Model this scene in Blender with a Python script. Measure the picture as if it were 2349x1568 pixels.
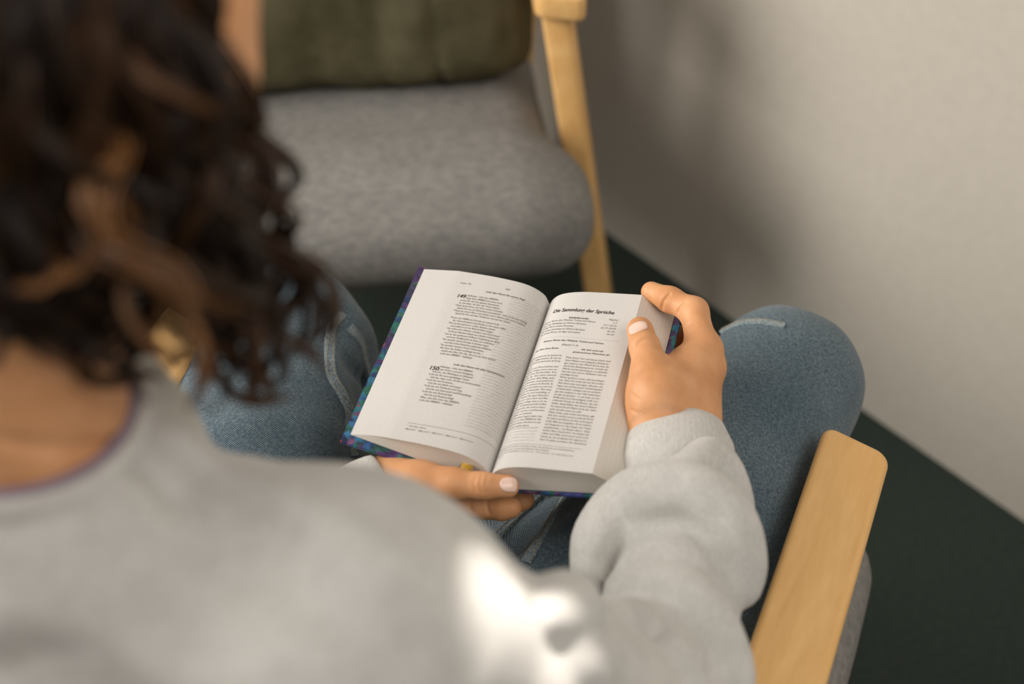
import bpy, bmesh, math, random
import numpy as np
from mathutils import Vector, Matrix

sc = bpy.context.scene
COL = sc.collection
for o in list(bpy.data.objects):
    bpy.data.objects.remove(o)
random.seed(4)
RNG = np.random.default_rng(7)

# ------------------------------------------------------------------ camera
W, H, FPX, CAMZ, PITCH = 2349.0, 1568.0, 3262.5, 1.55, math.radians(45)
cam = bpy.data.cameras.new('camera')
camo = bpy.data.objects.new('camera', cam)
COL.objects.link(camo)
cam.sensor_width = 36.0
cam.lens = 50.0
cam.clip_start = 0.02
camo.location = (0, 0, CAMZ)
camo.rotation_euler = (math.pi / 2 - PITCH, 0, 0)
cam.dof.use_dof = True
cam.dof.focus_distance = 1.235
cam.dof.aperture_fstop = 2.6
sc.camera = camo
# ------------------------------------------------------------------ light
world = bpy.data.worlds.new('world')
sc.world = world
world.use_nodes = True
bg = world.node_tree.nodes['Background']
bg.inputs[0].default_value = (1.0, 0.96, 0.91, 1)
bg.inputs[1].default_value = 0.22


def area(name, loc, target, sx, sy, power, col):
    l = bpy.data.lights.new(name, 'AREA')
    l.shape = 'RECTANGLE'
    l.size, l.size_y = sx, sy
    l.energy = power
    l.color = col
    o = bpy.data.objects.new(name, l)
    COL.objects.link(o)
    o.location = loc
    o.rotation_euler = (Vector(target) - Vector(loc)).to_track_quat('-Z', 'Y').to_euler()
    return o


area('window_light', (-2.6, 0.85, 1.75), (0.1, 1.1, 0.55), 2.1, 1.7, 108, (1.0, 0.955, 0.89))
area('overhead_fill', (1.0, -0.5, 2.75), (0.15, 0.8, 0.5), 1.6, 1.2, 26, (1.0, 0.955, 0.90))  # added fill lamp overhead, brightens armrest, hands and sweatshirt
def sunbeam_spot(name, target, d, dist, radius, power):
    l = bpy.data.lights.new(name, 'SPOT')
    l.energy = power
    l.color = (1.0, 0.93, 0.86)
    l.spot_size = 2 * math.atan(radius / dist)
    l.spot_blend = 0.12
    l.shadow_soft_size = 0.012
    o = bpy.data.objects.new(name, l)
    COL.objects.link(o)
    d = Vector(d).normalized()
    o.location = Vector(target) - d * dist
    o.rotation_euler = d.to_track_quat('-Z', 'Y').to_euler()
    return o


vs = sc.view_settings
vs.view_transform = 'Standard'
vs.look = 'None'
vs.gamma = 1.0
vs.exposure = 0.22
vs.use_curve_mapping = False

# ------------------------------------------------------------------ projection helpers
SP, CP = math.sin(PITCH), math.cos(PITCH)
FW = np.array([0, CP, -SP])
RT = np.array([1.0, 0, 0])
UP = np.array([0, SP, CP])
CC = np.array([0, 0, CAMZ])


def ray(x, y):
    return FW + RT * (x - W / 2) / FPX - UP * (y - H / 2) / FPX


def A(x, y, z):
    """the point at height z that the photograph shows at (x, y)"""
    d = ray(x, y)
    return CC + d * (z - CAMZ) / d[2]


# added narrow spot lamp standing in for sun, aimed at the shoulder
sunbeam_spot('sunbeam_spot', tuple(A(1350, 1470, 0.93)), (0.0, -0.42, -0.90), 4.0, 0.062, 2300)


def AD(x, y, dep):
    return CC + ray(x, y) * dep


def V(*a):
    return np.array(a, float)


# ------------------------------------------------------------------ object helpers
def link(name, me, mat=None, parent=None, smooth=True):
    o = bpy.data.objects.new(name, me)
    COL.objects.link(o)
    if mat is not None and len(me.materials) == 0:
        me.materials.append(mat)
    if smooth and len(me.polygons):
        me.polygons.foreach_set('use_smooth', np.ones(len(me.polygons), bool))
    if parent is not None:
        o.parent = parent
    return o


def empty(name, loc=(0, 0, 0), rz=0):
    o = bpy.data.objects.new(name, None)
    COL.objects.link(o)
    o.location = loc
    o.rotation_euler = (0, 0, rz)
    o.empty_display_size = 0.05
    return o


def tag(o, label=None, cat=None, group=None, kind=None):
    if label:
        o['label'] = label
    if cat:
        o['category'] = cat
    if group:
        o['group'] = group
    if kind:
        o['kind'] = kind
    return o


def mesh(name, v, f):
    me = bpy.data.meshes.new(name)
    me.from_pydata([tuple(map(float, p)) for p in v], [], [tuple(map(int, q)) for q in f])
    me.update()
    return me


def np_mesh(name, v, f):
    """fast mesh of equal-sided faces"""
    v = np.asarray(v, np.float32)
    f = np.asarray(f, np.int32)
    me = bpy.data.meshes.new(name)
    n, k = f.shape
    me.vertices.add(len(v))
    me.vertices.foreach_set('co', v.ravel())
    me.loops.add(n * k)
    me.loops.foreach_set('vertex_index', f.ravel())
    me.polygons.add(n)
    me.polygons.foreach_set('loop_start', np.arange(0, n * k, k, dtype=np.int32))
    me.polygons.foreach_set('loop_total', np.full(n, k, np.int32))
    me.update(calc_edges=True)
    me.validate()
    return me


# ------------------------------------------------------------------ implicit surfaces
class Cone:
    """tapered capsule, optionally flattened along n by factor s"""
    def __init__(self, a, b, ra, rb, k=0.012, n=None, s=1.0):
        self.a, self.b = np.array(a, float), np.array(b, float)
        self.ra, self.rb, self.k, self.s = ra, rb, k, s
        self.n = None if n is None else np.array(n, float) / np.linalg.norm(n)
        self.c = (self.a + self.b) / 2
        self.R = np.linalg.norm(self.b - self.a) / 2 + max(ra, rb)

    def d(self, p):
        q = p - self.a
        ba = self.b - self.a
        if self.n is not None:
            q = q + np.outer(q @ self.n, self.n) * (1 / self.s - 1)
            ba = ba + self.n * (ba @ self.n) * (1 / self.s - 1)
        t = np.clip(q @ ba / (ba @ ba + 1e-12), 0, 1)
        r = q - t[:, None] * ba
        return np.sqrt((r * r).sum(1)) - (self.ra + (self.rb - self.ra) * t)


class Box:
    """rounded box in a local frame M (columns axes), puff = bulge of the faces"""
    def __init__(self, c, M, half, r, k=0.01, puff=(0, 0, 0)):
        self.c, self.M, self.h, self.r, self.k = np.array(c, float), np.array(M, float), np.array(half, float), r, k
        self.R = np.linalg.norm(self.h) + 0.03
        self.puff = puff

    def d(self, p):
        q = (p - self.c) @ self.M
        h = np.tile(self.h, (len(q), 1))
        u = np.clip(1 - (q / self.h) ** 2, 0, 1)
        for i in range(3):
            j, k = (i + 1) % 3, (i + 2) % 3
            h[:, i] += self.puff[i] * (u[:, j] * u[:, k]) ** 0.5
        e = np.abs(q) - h + self.r
        return np.sqrt((np.maximum(e, 0) ** 2).sum(1)) + np.minimum(e.max(1), 0) - self.r


def field(prims, disp=None):
    def f(p, near=None):
        ps = prims if near is None else near
        out = None
        for pr in ps:
            d = pr.d(p)
            if out is None:
                out = d
            else:
                k = pr.k
                hh = np.maximum(k - np.abs(out - d), 0) / k
                out = np.minimum(out, d) - hh * hh * k * 0.25
        if disp is not None:
            out = out + disp(p)
        return out
    f.prims = prims
    return f


def surface(name, f, h, cut=None):
    """surface nets over the blocks that the surface passes through"""
    prims = f.prims
    lo = np.min([p.c - p.R for p in prims], 0) - 3 * h
    hi = np.max([p.c + p.R for p in prims], 0) + 3 * h
    if cut is not None:
        lo = np.maximum(lo, cut[0])
        hi = np.minimum(hi, cut[1])
    n = np.ceil((hi - lo) / h).astype(int) + 1
    B = 16
    nb = np.ceil(n / B).astype(int)
    S = n + 4
    ids, pos, quads = [], [], []
    ar = np.arange(B + 1)
    gi, gj, gk = np.meshgrid(ar, ar, ar, indexing='ij')
    loc = np.stack([gi, gj, gk], -1).reshape(-1, 3)
    diag = B * h * 0.87
    cid = lambda c: (c[..., 0] * S[1] + c[..., 1]) * S[2] + c[..., 2]
    for bi in range(nb[0]):
        for bj in range(nb[1]):
            for bk in range(nb[2]):
                o = np.array([bi, bj, bk]) * B
                c = lo + (o + B / 2) * h
                near = [p for p in prims if np.linalg.norm(p.c - c) < p.R + diag + 0.03]
                if not near:
                    continue
                if f(c[None], near)[0] > diag * 1.9 + 0.012 or f(c[None], near)[0] < -diag * 1.4 - 0.02:
                    continue
                g = f(lo + (o + loc) * h, near).reshape(B + 1, B + 1, B + 1)
                s = g < 0
                if s.all() or not s.any():
                    continue
                acc = np.zeros((B, B, B, 3))
                cnt = np.zeros((B, B, B))
                sl = lambda d: slice(d, d + B)
                for ax in range(3):
                    for d1 in (0, 1):
                        for d2 in (0, 1):
                            off = [0, 0, 0]
                            oth = [q for q in range(3) if q != ax]
                            off[oth[0]], off[oth[1]] = d1, d2
                            off2 = list(off)
                            off2[ax] = 1
                            ga = g[sl(off[0]), sl(off[1]), sl(off[2])]
                            gb = g[sl(off2[0]), sl(off2[1]), sl(off2[2])]
                            m = (ga < 0) != (gb < 0)
                            t = np.where(m, ga / np.where(m, ga - gb, 1), 0)
                            pt = np.zeros((B, B, B, 3))
                            pt[..., ax] = t
                            pt[..., oth[0]] = d1
                            pt[..., oth[1]] = d2
                            acc += pt * m[..., None]
                            cnt += m
                m = cnt > 0
                if not m.any():
                    continue
                cell = np.argwhere(m)
                pos.append(lo + (o + cell + acc[m] / cnt[m][:, None]) * h)
                ids.append(cid(cell + o + 1))
                for ax in range(3):
                    oth = [(ax + 1) % 3, (ax + 2) % 3]
                    off = [0, 0, 0]
                    off[ax] = 1
                    ga = s[:B, :B, :B]
                    gb = s[sl(off[0]), sl(off[1]), sl(off[2])]
                    for flip, mm in ((False, ga & ~gb), (True, ~ga & gb)):
                        e = np.argwhere(mm)
                        if not len(e):
                            continue
                        e = e + o + 1
                        q = []
                        for a, b in ((0, 0), (1, 0), (1, 1), (0, 1)):
                            cc = e.copy()
                            cc[:, oth[0]] -= 1 - a
                            cc[:, oth[1]] -= 1 - b
                            q.append(cid(cc))
                        q = np.stack(q, 1)
                        quads.append(q[:, ::-1] if flip else q)
    ids = np.concatenate(ids)
    pos = np.concatenate(pos)
    quads = np.concatenate(quads)
    u, idx = np.unique(ids, return_index=True)
    pos = pos[idx]
    k = np.searchsorted(u, quads)
    k = np.minimum(k, len(u) - 1)
    ok = (u[k] == quads).all(1)
    return np_mesh(name, pos, k[ok])


def mesh_arrays(me):
    v = np.zeros(len(me.vertices) * 3, np.float32)
    me.vertices.foreach_get('co', v)
    q = np.zeros(len(me.loops), np.int32)
    me.loops.foreach_get('vertex_index', q)
    bpy.data.meshes.remove(me)
    return v.reshape(-1, 3).astype(float), q.reshape(-1, 4)


def hit(f, x, y, t0=0.5, t1=1.7):
    """where the camera ray of (x, y) meets a surface"""
    d = ray(x, y)
    ts = np.linspace(t0, t1, 900)
    v = f(CC + ts[:, None] * d)
    i = np.argmax(v < 0)
    if v[i] >= 0:
        i = int(np.argmin(v))
    p = CC + ts[i] * d
    g = np.array([f((p + e)[None])[0] - f((p - e)[None])[0] for e in np.eye(3) * 1e-3])
    return p, g / (np.linalg.norm(g) + 1e-9)


def noise3(scale, seed, octs=2):
    """smooth value noise in plain numpy"""
    r = np.random.default_rng(seed)
    tab = r.random((32, 32, 32)) * 2 - 1

    def one(q):
        i = np.floor(q).astype(int)
        f = q - i
        f = f * f * (3 - 2 * f)
        out = 0
        for a in (0, 1):
            for b in (0, 1):
                for c in (0, 1):
                    w = (f[:, 0] if a else 1 - f[:, 0]) * (f[:, 1] if b else 1 - f[:, 1]) * (f[:, 2] if c else 1 - f[:, 2])
                    out = out + w * tab[(i[:, 0] + a) % 32, (i[:, 1] + b) % 32, (i[:, 2] + c) % 32]
        return out

    def n(p):
        s = np.array(scale, float)
        out = one(p / s)
        if octs > 1:
            out = out + 0.45 * one(p / s * 2.1 + 7)
        return out
    return n


def catmull(pts, n):
    p = np.array(pts, float)
    p = np.vstack([2 * p[0] - p[1], p, 2 * p[-1] - p[-2]])
    out = []
    for i in range(1, len(p) - 2):
        t = np.linspace(0, 1, n, endpoint=False)[:, None]
        a, b, c, d = p[i - 1], p[i], p[i + 1], p[i + 2]
        out.append(0.5 * (2 * b + (c - a) * t + (2 * a - 5 * b + 4 * c - d) * t ** 2 + (3 * b - a - 3 * c + d) * t ** 3))
    return np.vstack(out + [p[-2][None]])


def tube(paths, radii, sides=6):
    """tubes along paths; returns verts, quads, per-vertex path index and t"""
    vs_, fs_, pi, tt = [], [], [], []
    base = 0
    ang = np.arange(sides) / sides * 2 * math.pi
    for k, (p, r) in enumerate(zip(paths, radii)):
        p = np.asarray(p)
        n = len(p)
        t = np.gradient(p, axis=0)
        t /= np.linalg.norm(t, axis=1)[:, None] + 1e-12
        up = np.array([0.3, 0.2, 0.93])
        a = np.cross(t, up)
        a /= np.linalg.norm(a, axis=1)[:, None] + 1e-9
        b = np.cross(t, a)
        rr = np.broadcast_to(r, (n,))
        ring = p[:, None] + rr[:, None, None] * (np.cos(ang)[None, :, None] * a[:, None] + np.sin(ang)[None, :, None] * b[:, None])
        vs_.append(ring.reshape(-1, 3))
        i = np.arange(n - 1)[:, None] * sides
        j = np.arange(sides)[None]
        j2 = (j + 1) % sides
        q = np.stack([i + j, i + j2, i + sides + j2, i + sides + j], -1).reshape(-1, 4) + base
        fs_.append(q)
        pi.append(np.full(n * sides, k))
        tt.append(np.repeat(np.linspace(0, 1, n), sides))
        base += n * sides
    return np.vstack(vs_), np.vstack(fs_), np.concatenate(pi), np.concatenate(tt)


# ------------------------------------------------------------------ materials
def new_mat(name):
    m = bpy.data.materials.new(name)
    m.use_nodes = True
    nt = m.node_tree
    b = nt.nodes['Principled BSDF']
    return m, nt, b


def node(nt, typ, **kw):
    n = nt.nodes.new(typ)
    for k, v in kw.items():
        if k.startswith('i_'):
            key = k[2:]
            key = int(key) if key.isdigit() else key.replace('_', ' ')
            n.inputs[key].default_value = v
        else:
            setattr(n, k, v)
    return n


def ramp(nt, stops, fac=None, interp='LINEAR'):
    r = nt.nodes.new('ShaderNodeValToRGB')
    r.color_ramp.interpolation = interp
    els = r.color_ramp.elements
    while len(els) < len(stops):
        els.new(0.5)
    for e, (p, c) in zip(els, stops):
        e.position = p
        e.color = (*c, 1)
    if fac is not None:
        nt.links.new(fac, r.inputs[0])
    return r


def coords(nt, scale=(1, 1, 1), rot=(0, 0, 0), kind='Object'):
    t = nt.nodes.new('ShaderNodeTexCoord')
    m = nt.nodes.new('ShaderNodeMapping')
    m.inputs['Scale'].default_value = scale
    m.inputs['Rotation'].default_value = rot
    nt.links.new(t.outputs[kind], m.inputs[0])
    return m.outputs[0]


def bump(nt, b, height, strength=0.3, dist=0.001, prev=None):
    n = nt.nodes.new('ShaderNodeBump')
    n.inputs['Strength'].default_value = strength
    n.inputs['Distance'].default_value = dist
    nt.links.new(height, n.inputs['Height'])
    if prev is not None:
        nt.links.new(prev, n.inputs['Normal'])
    nt.links.new(n.outputs[0], b.inputs['Normal'])
    return n.outputs[0]


def mat_noise(name, c1, c2, scale, rough=0.7, detail=4, bstr=0.2, bdist=0.001, stretch=(1, 1, 1), spec=0.3, lo=0.35, hi=0.65):
    m, nt, b = new_mat(name)
    co = coords(nt, stretch)
    n = node(nt, 'ShaderNodeTexNoise', i_Scale=scale, i_Detail=detail, i_Roughness=0.6)
    nt.links.new(co, n.inputs['Vector'])
    r = ramp(nt, [(lo, c1), (hi, c2)], n.outputs[0])
    nt.links.new(r.outputs[0], b.inputs['Base Color'])
    b.inputs['Roughness'].default_value = rough
    b.inputs['Specular IOR Level'].default_value = spec
    if bstr:
        bump(nt, b, n.outputs[0], bstr, bdist)
    return m


def mat_skin():
    m, nt, b = new_mat('skin')
    co = coords(nt)
    n = node(nt, 'ShaderNodeTexNoise', i_Scale=38.0, i_Detail=3.0)
    nt.links.new(co, n.inputs['Vector'])
    r = ramp(nt, [(0.3, (0.54, 0.245, 0.102)), (0.7, (0.675, 0.345, 0.168))], n.outputs[0])
    nt.links.new(r.outputs[0], b.inputs['Base Color'])
    b.inputs['Roughness'].default_value = 0.5
    b.inputs['Specular IOR Level'].default_value = 0.35
    b.inputs['Subsurface Weight'].default_value = 0.12
    b.inputs['Subsurface Radius'].default_value = (1.0, 0.35, 0.18)
    b.inputs['Subsurface Scale'].default_value = 0.006
    v = node(nt, 'ShaderNodeTexVoronoi', i_Scale=900.0)
    nt.links.new(co, v.inputs['Vector'])
    bump(nt, b, v.outputs['Distance'], 0.25, 0.0005)
    return m


def mat_denim():
    m, nt, b = new_mat('denim')
    # twill lines follow the legs
    at = node(nt, 'ShaderNodeAttribute', attribute_name='twill')
    dn = node(nt, 'ShaderNodeTexNoise', i_Scale=160.0, i_Detail=2.0)
    nt.links.new(coords(nt), dn.inputs['Vector'])
    dm = node(nt, 'ShaderNodeMath', operation='MULTIPLY_ADD', i_1=3.0)
    nt.links.new(dn.outputs[0], dm.inputs[0])
    nt.links.new(at.outputs['Fac'], dm.inputs[2])
    sn = node(nt, 'ShaderNodeMath', operation='SINE')
    nt.links.new(dm.outputs[0], sn.inputs[0])
    w = node(nt, 'ShaderNodeMath', operation='MULTIPLY_ADD', i_1=0.5, i_2=0.5)
    nt.links.new(sn.outputs[0], w.inputs[0])
    n = node(nt, 'ShaderNodeTexNoise', i_Scale=420.0, i_Detail=2.0)
    co2 = coords(nt)
    nt.links.new(co2, n.inputs['Vector'])
    big = node(nt, 'ShaderNodeTexNoise', i_Scale=9.0, i_Detail=3.0)
    nt.links.new(co2, big.inputs['Vector'])
    mx = node(nt, 'ShaderNodeMix', data_type='FLOAT', i_0=0.62)
    nt.links.new(w.outputs[0], mx.inputs[2])
    nt.links.new(n.outputs[0], mx.inputs[3])
    r = ramp(nt, [(0.2, (0.034, 0.058, 0.079)), (0.5, (0.076, 0.112, 0.138)), (0.85, (0.26, 0.30, 0.315))], mx.outputs[0])
    r2 = ramp(nt, [(0.3, (0.72, 0.78, 0.82)), (0.7, (1.12, 1.1, 1.08))], big.outputs[0])
    mul = node(nt, 'ShaderNodeMix', data_type='RGBA', blend_type='MULTIPLY', i_0=1.0)
    nt.links.new(r.outputs[0], mul.inputs[6])
    nt.links.new(r2.outputs[0], mul.inputs[7])
    nt.links.new(mul.outputs[2], b.inputs['Base Color'])
    b.inputs['Roughness'].default_value = 0.85
    b.inputs['Specular IOR Level'].default_value = 0.15
    b.inputs['Sheen Weight'].default_value = 0.15
    bump(nt, b, mx.outputs[0], 0.5, 0.0006)
    return m


def mat_knit(name, c1, c2, rib=False):
    m, nt, b = new_mat(name)
    co = coords(nt, (1, 1, 1))
    n = node(nt, 'ShaderNodeTexNoise', i_Scale=26.0, i_Detail=6.0, i_Roughness=0.7)
    nt.links.new(co, n.inputs['Vector'])
    co3 = coords(nt, (1, 0.25, 1), (0, 0, 0.5))
    f = node(nt, 'ShaderNodeTexNoise', i_Scale=700.0, i_Detail=2.0)
    nt.links.new(co3, f.inputs['Vector'])
    mx = node(nt, 'ShaderNodeMix', data_type='FLOAT', i_0=0.5)
    nt.links.new(n.outputs[0], mx.inputs[2])
    nt.links.new(f.outputs[0], mx.inputs[3])
    r = ramp(nt, [(0.36, c1), (0.62, c2)], mx.outputs[0])
    nt.links.new(r.outputs[0], b.inputs['Base Color'])
    b.inputs['Roughness'].default_value = 0.9
    b.inputs['Specular IOR Level'].default_value = 0.1
    b.inputs['Sheen Weight'].default_value = 0.2
    if rib:
        at = node(nt, 'ShaderNodeAttribute', attribute_name='rib')
        s = node(nt, 'ShaderNodeMath', operation='SINE')
        nt.links.new(at.outputs['Fac'], s.inputs[0])
        pv = bump(nt, b, s.outputs[0], 0.08, 0.0005)
        bump(nt, b, f.outputs[0], 0.2, 0.0004, pv)
    else:
        bump(nt, b, mx.outputs[0], 0.3, 0.0007)
    return m


def mat_wood(name, c1, c2, axis=(1, 1, 1)):
    m, nt, b = new_mat(name)
    co = coords(nt, axis)
    n = node(nt, 'ShaderNodeTexNoise', i_Scale=7.0, i_Detail=8.0, i_Roughness=0.62, i_Distortion=0.7)
    nt.links.new(co, n.inputs['Vector'])
    n2 = node(nt, 'ShaderNodeTexNoise', i_Scale=60.0, i_Detail=4.0)
    nt.links.new(co, n2.inputs['Vector'])
    mx = node(nt, 'ShaderNodeMix', data_type='FLOAT', i_0=0.25)
    nt.links.new(n.outputs[0], mx.inputs[2])
    nt.links.new(n2.outputs[0], mx.inputs[3])
    r = ramp(nt, [(0.34, c1), (0.52, tuple((a + d) / 2 for a, d in zip(c1, c2))), (0.66, c2)], mx.outputs[0])
    nt.links.new(r.outputs[0], b.inputs['Base Color'])
    b.inputs['Roughness'].default_value = 0.38
    b.inputs['Specular IOR Level'].default_value = 0.4
    bump(nt, b, n2.outputs[0], 0.05, 0.0003)
    return m


def mat_paper_edge():
    m, nt, b = new_mat('page_edges')
    at = node(nt, 'ShaderNodeAttribute', attribute_name='layer')
    cmb = node(nt, 'ShaderNodeCombineXYZ')
    mul = node(nt, 'ShaderNodeMath', operation='MULTIPLY', i_1=38.0)
    nt.links.new(at.outputs['Fac'], mul.inputs[0])
    nt.links.new(mul.outputs[0], cmb.inputs[0])
    n = node(nt, 'ShaderNodeTexNoise', i_Scale=1.0, i_Detail=5.0, i_Roughness=0.75)
    nt.links.new(cmb.outputs[0], n.inputs['Vector'])
    r = ramp(nt, [(0.3, (0.50, 0.45, 0.39)), (0.6, (0.66, 0.61, 0.545))], n.outputs[0])
    nt.links.new(r.outputs[0], b.inputs['Base Color'])
    b.inputs['Roughness'].default_value = 0.8
    b.inputs['Specular IOR Level'].default_value = 0.15
    bump(nt, b, n.outputs[0], 0.5, 0.0006)
    return m


def mat_cover():
    m, nt, b = new_mat('painted_cover')
    co = coords(nt)
    d = node(nt, 'ShaderNodeTexNoise', i_Scale=30.0, i_Detail=3.0)
    nt.links.new(co, d.inputs['Vector'])
    add = node(nt, 'ShaderNodeMix', data_type='RGBA', blend_type='LINEAR_LIGHT', i_0=0.03)
    nt.links.new(co, add.inputs[6])
    nt.links.new(d.outputs['Color'], add.inputs[7])
    v = node(nt, 'ShaderNodeTexVoronoi', i_Scale=105.0, i_Randomness=1.0)
    nt.links.new(add.outputs[2], v.inputs['Vector'])
    sep = node(nt, 'ShaderNodeSeparateColor')
    nt.links.new(v.outputs['Color'], sep.inputs[0])
    r = ramp(nt, [(0.0, (0.012, 0.018, 0.06)), (0.16, (0.02, 0.05, 0.17)), (0.3, (0.035, 0.17, 0.33)), (0.42, (0.02, 0.15, 0.17)),
                  (0.54, (0.02, 0.14, 0.09)), (0.66, (0.06, 0.03, 0.12)), (0.78, (0.10, 0.05, 0.16)), (0.86, (0.30, 0.10, 0.13)),
                  (0.93, (0.34, 0.05, 0.03)), (1.0, (0.05, 0.06, 0.22))], sep.outputs[0])
    n = node(nt, 'ShaderNodeTexNoise', i_Scale=160.0, i_Detail=3.0)
    nt.links.new(co, n.inputs['Vector'])
    r2 = ramp(nt, [(0.3, (0.35, 0.35, 0.4)), (0.7, (1.2, 1.2, 1.2))], n.outputs[0])
    mul = node(nt, 'ShaderNodeMix', data_type='RGBA', blend_type='MULTIPLY', i_0=1.0)
    nt.links.new(r.outputs[0], mul.inputs[6])
    nt.links.new(r2.outputs[0], mul.inputs[7])
    nt.links.new(mul.outputs[2], b.inputs['Base Color'])
    b.inputs['Roughness'].default_value = 0.45
    return m


def mat_hair():
    m, nt, b = new_mat('hair')
    at = node(nt, 'ShaderNodeAttribute', attribute_name='tone')
    r = ramp(nt, [(0.0, (0.010, 0.005, 0.0025)), (0.45, (0.032, 0.015, 0.007)), (0.8, (0.11, 0.048, 0.018)), (1.0, (0.32, 0.145, 0.05))], at.outputs['Fac'])
    nt.links.new(r.outputs[0], b.inputs['Base Color'])
    b.inputs['Roughness'].default_value = 0.42
    b.inputs['Specular IOR Level'].default_value = 0.35
    return m


def mat_plain(name, c, rough=0.6, spec=0.3):
    m, nt, b = new_mat(name)
    b.inputs['Base Color'].default_value = (*c, 1)
    b.inputs['Roughness'].default_value = rough
    b.inputs['Specular IOR Level'].default_value = spec
    return m


M_wall = mat_noise('wall_paint', (0.505, 0.465, 0.402), (0.53, 0.488, 0.422), 60, rough=0.85, bstr=0.12, bdist=0.001, spec=0.15)
M_floor = mat_noise('floor_green', (0.022, 0.031, 0.025), (0.034, 0.045, 0.037), 140, rough=0.8, bstr=0.25, bdist=0.001, spec=0.15)
M_seat = mat_noise('grey_upholstery', (0.178, 0.172, 0.163), (0.255, 0.24, 0.22), 140, rough=0.95, detail=6, bstr=0.3, bdist=0.001, stretch=(0.5, 1, 1), spec=0.08)
M_green = mat_noise('olive_fabric', (0.070, 0.062, 0.032), (0.118, 0.104, 0.060), 12, rough=0.9, detail=5, bstr=0.3, bdist=0.002, spec=0.1)
M_wood = mat_wood('birch', (0.66, 0.365, 0.125), (0.80, 0.50, 0.205), (3.2, 0.55, 3.2))
M_skin = mat_skin()
M_nail = mat_plain('nail', (0.80, 0.56, 0.46), 0.25, 0.5)
M_denim = mat_denim()
M_seam = mat_noise('denim_seam', (0.10, 0.15, 0.185), (0.34, 0.40, 0.42), 500, rough=0.9, bstr=0.4, bdist=0.0006)
M_thread = mat_plain('seam_thread', (0.42, 0.34, 0.22), 0.8)
M_sweat = mat_knit('grey_marl_jersey', (0.435, 0.420, 0.392), (0.56, 0.543, 0.512))
M_rib = mat_knit('grey_marl_rib', (0.435, 0.420, 0.392), (0.55, 0.533, 0.502), rib=True)
M_lilac = mat_plain('lilac_cotton', (0.24, 0.18, 0.23), 0.9)
M_hair = mat_hair()
M_paper = mat_noise('paper', (0.562, 0.538, 0.51), (0.582, 0.557, 0.528), 300, rough=0.8, bstr=0.04, bdist=0.0003, spec=0.15)
M_edge = mat_paper_edge()
M_cover = mat_cover()
M_ribbon = mat_noise('gold_ribbon', (0.34, 0.19, 0.02), (0.5, 0.3, 0.05), 300, rough=0.4)
M_ink = mat_plain('ink', (0.045, 0.03, 0.027), 0.8, 0.1)
M_ink2 = mat_plain('ink_small', (0.11, 0.085, 0.07), 0.8, 0.1)
M_ghost = mat_plain('ink_showing_through', (0.505, 0.49, 0.466), 0.8, 0.1)
M_eye = mat_plain('eye_white', (0.75, 0.72, 0.68), 0.2)

# ------------------------------------------------------------------ room
def slab(name, pts, z0, z1, mat, label, cat):
    n = len(pts)
    v = [(x, y, z0) for x, y in pts] + [(x, y, z1) for x, y in pts]
    f = [tuple(range(n))[::-1], tuple(range(n, 2 * n))] + [(i, (i + 1) % n, n + (i + 1) % n, n + i) for i in range(n)]
    o = link(name, mesh(name, v, f), mat, smooth=False)
    return tag(o, label, cat, kind='structure')


wa, wb = A(1380, 525, 0)[:2], A(2349, 1195, 0)[:2]
wd = (wb - wa) / np.linalg.norm(wb - wa)
wn = np.array([-wd[1], wd[0]])          # points away from the room
if wn @ np.array([0, 1.0]) < 0:
    wn = -wn
w0, w1 = wa - wd * 2.6, wa + wd * 3.6
slab('floor', [tuple(w0 + wn * 0.1), tuple(w1 + wn * 0.1), (w1[0] - 0.5, -2.6), (-3.2, -2.6), (-3.2, w0[1])], -0.05, 0, M_floor,
     'dark green floor between the chairs and the wall', 'floor')
slab('wall_right', [tuple(w0), tuple(w1), tuple(w1 + wn * 0.12), tuple(w0 + wn * 0.12)], -0.05, 2.6, M_wall,
     'plain off-white painted wall on the right', 'wall')

# ------------------------------------------------------------------ armchairs
def rounded(name, half, bev, seg=4, taper=None, mat=None, parent=None, loc=(0, 0, 0), rot=None):
    bm = bmesh.new()
    bmesh.ops.create_cube(bm, size=2)
    for v in bm.verts:
        v.co = Vector((v.co.x * half[0], v.co.y * half[1], v.co.z * half[2]))
        if taper:
            taper(v.co)
    bmesh.ops.bevel(bm, geom=list(bm.edges), offset=bev, segments=seg, profile=0.5, affect='EDGES')
    me = bpy.data.meshes.new(name)
    bm.to_mesh(me)
    bm.free()
    o = link(name, me, mat, parent)
    o.location = loc
    if rot is not None:
        o.rotation_euler = rot
    return o


def bar(name, a, b, wx, wy, mat, parent, bev=0.006):
    """rounded bar from a to b"""
    a, b = Vector(a), Vector(b)
    L = (b - a).length
    o = rounded(name, (wx / 2, wy / 2, L / 2), bev, 3, mat=mat, parent=parent, loc=(a + b) / 2)
    o.rotation_euler = (b - a).to_track_quat('Z', 'X').to_euler()
    return o


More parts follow.
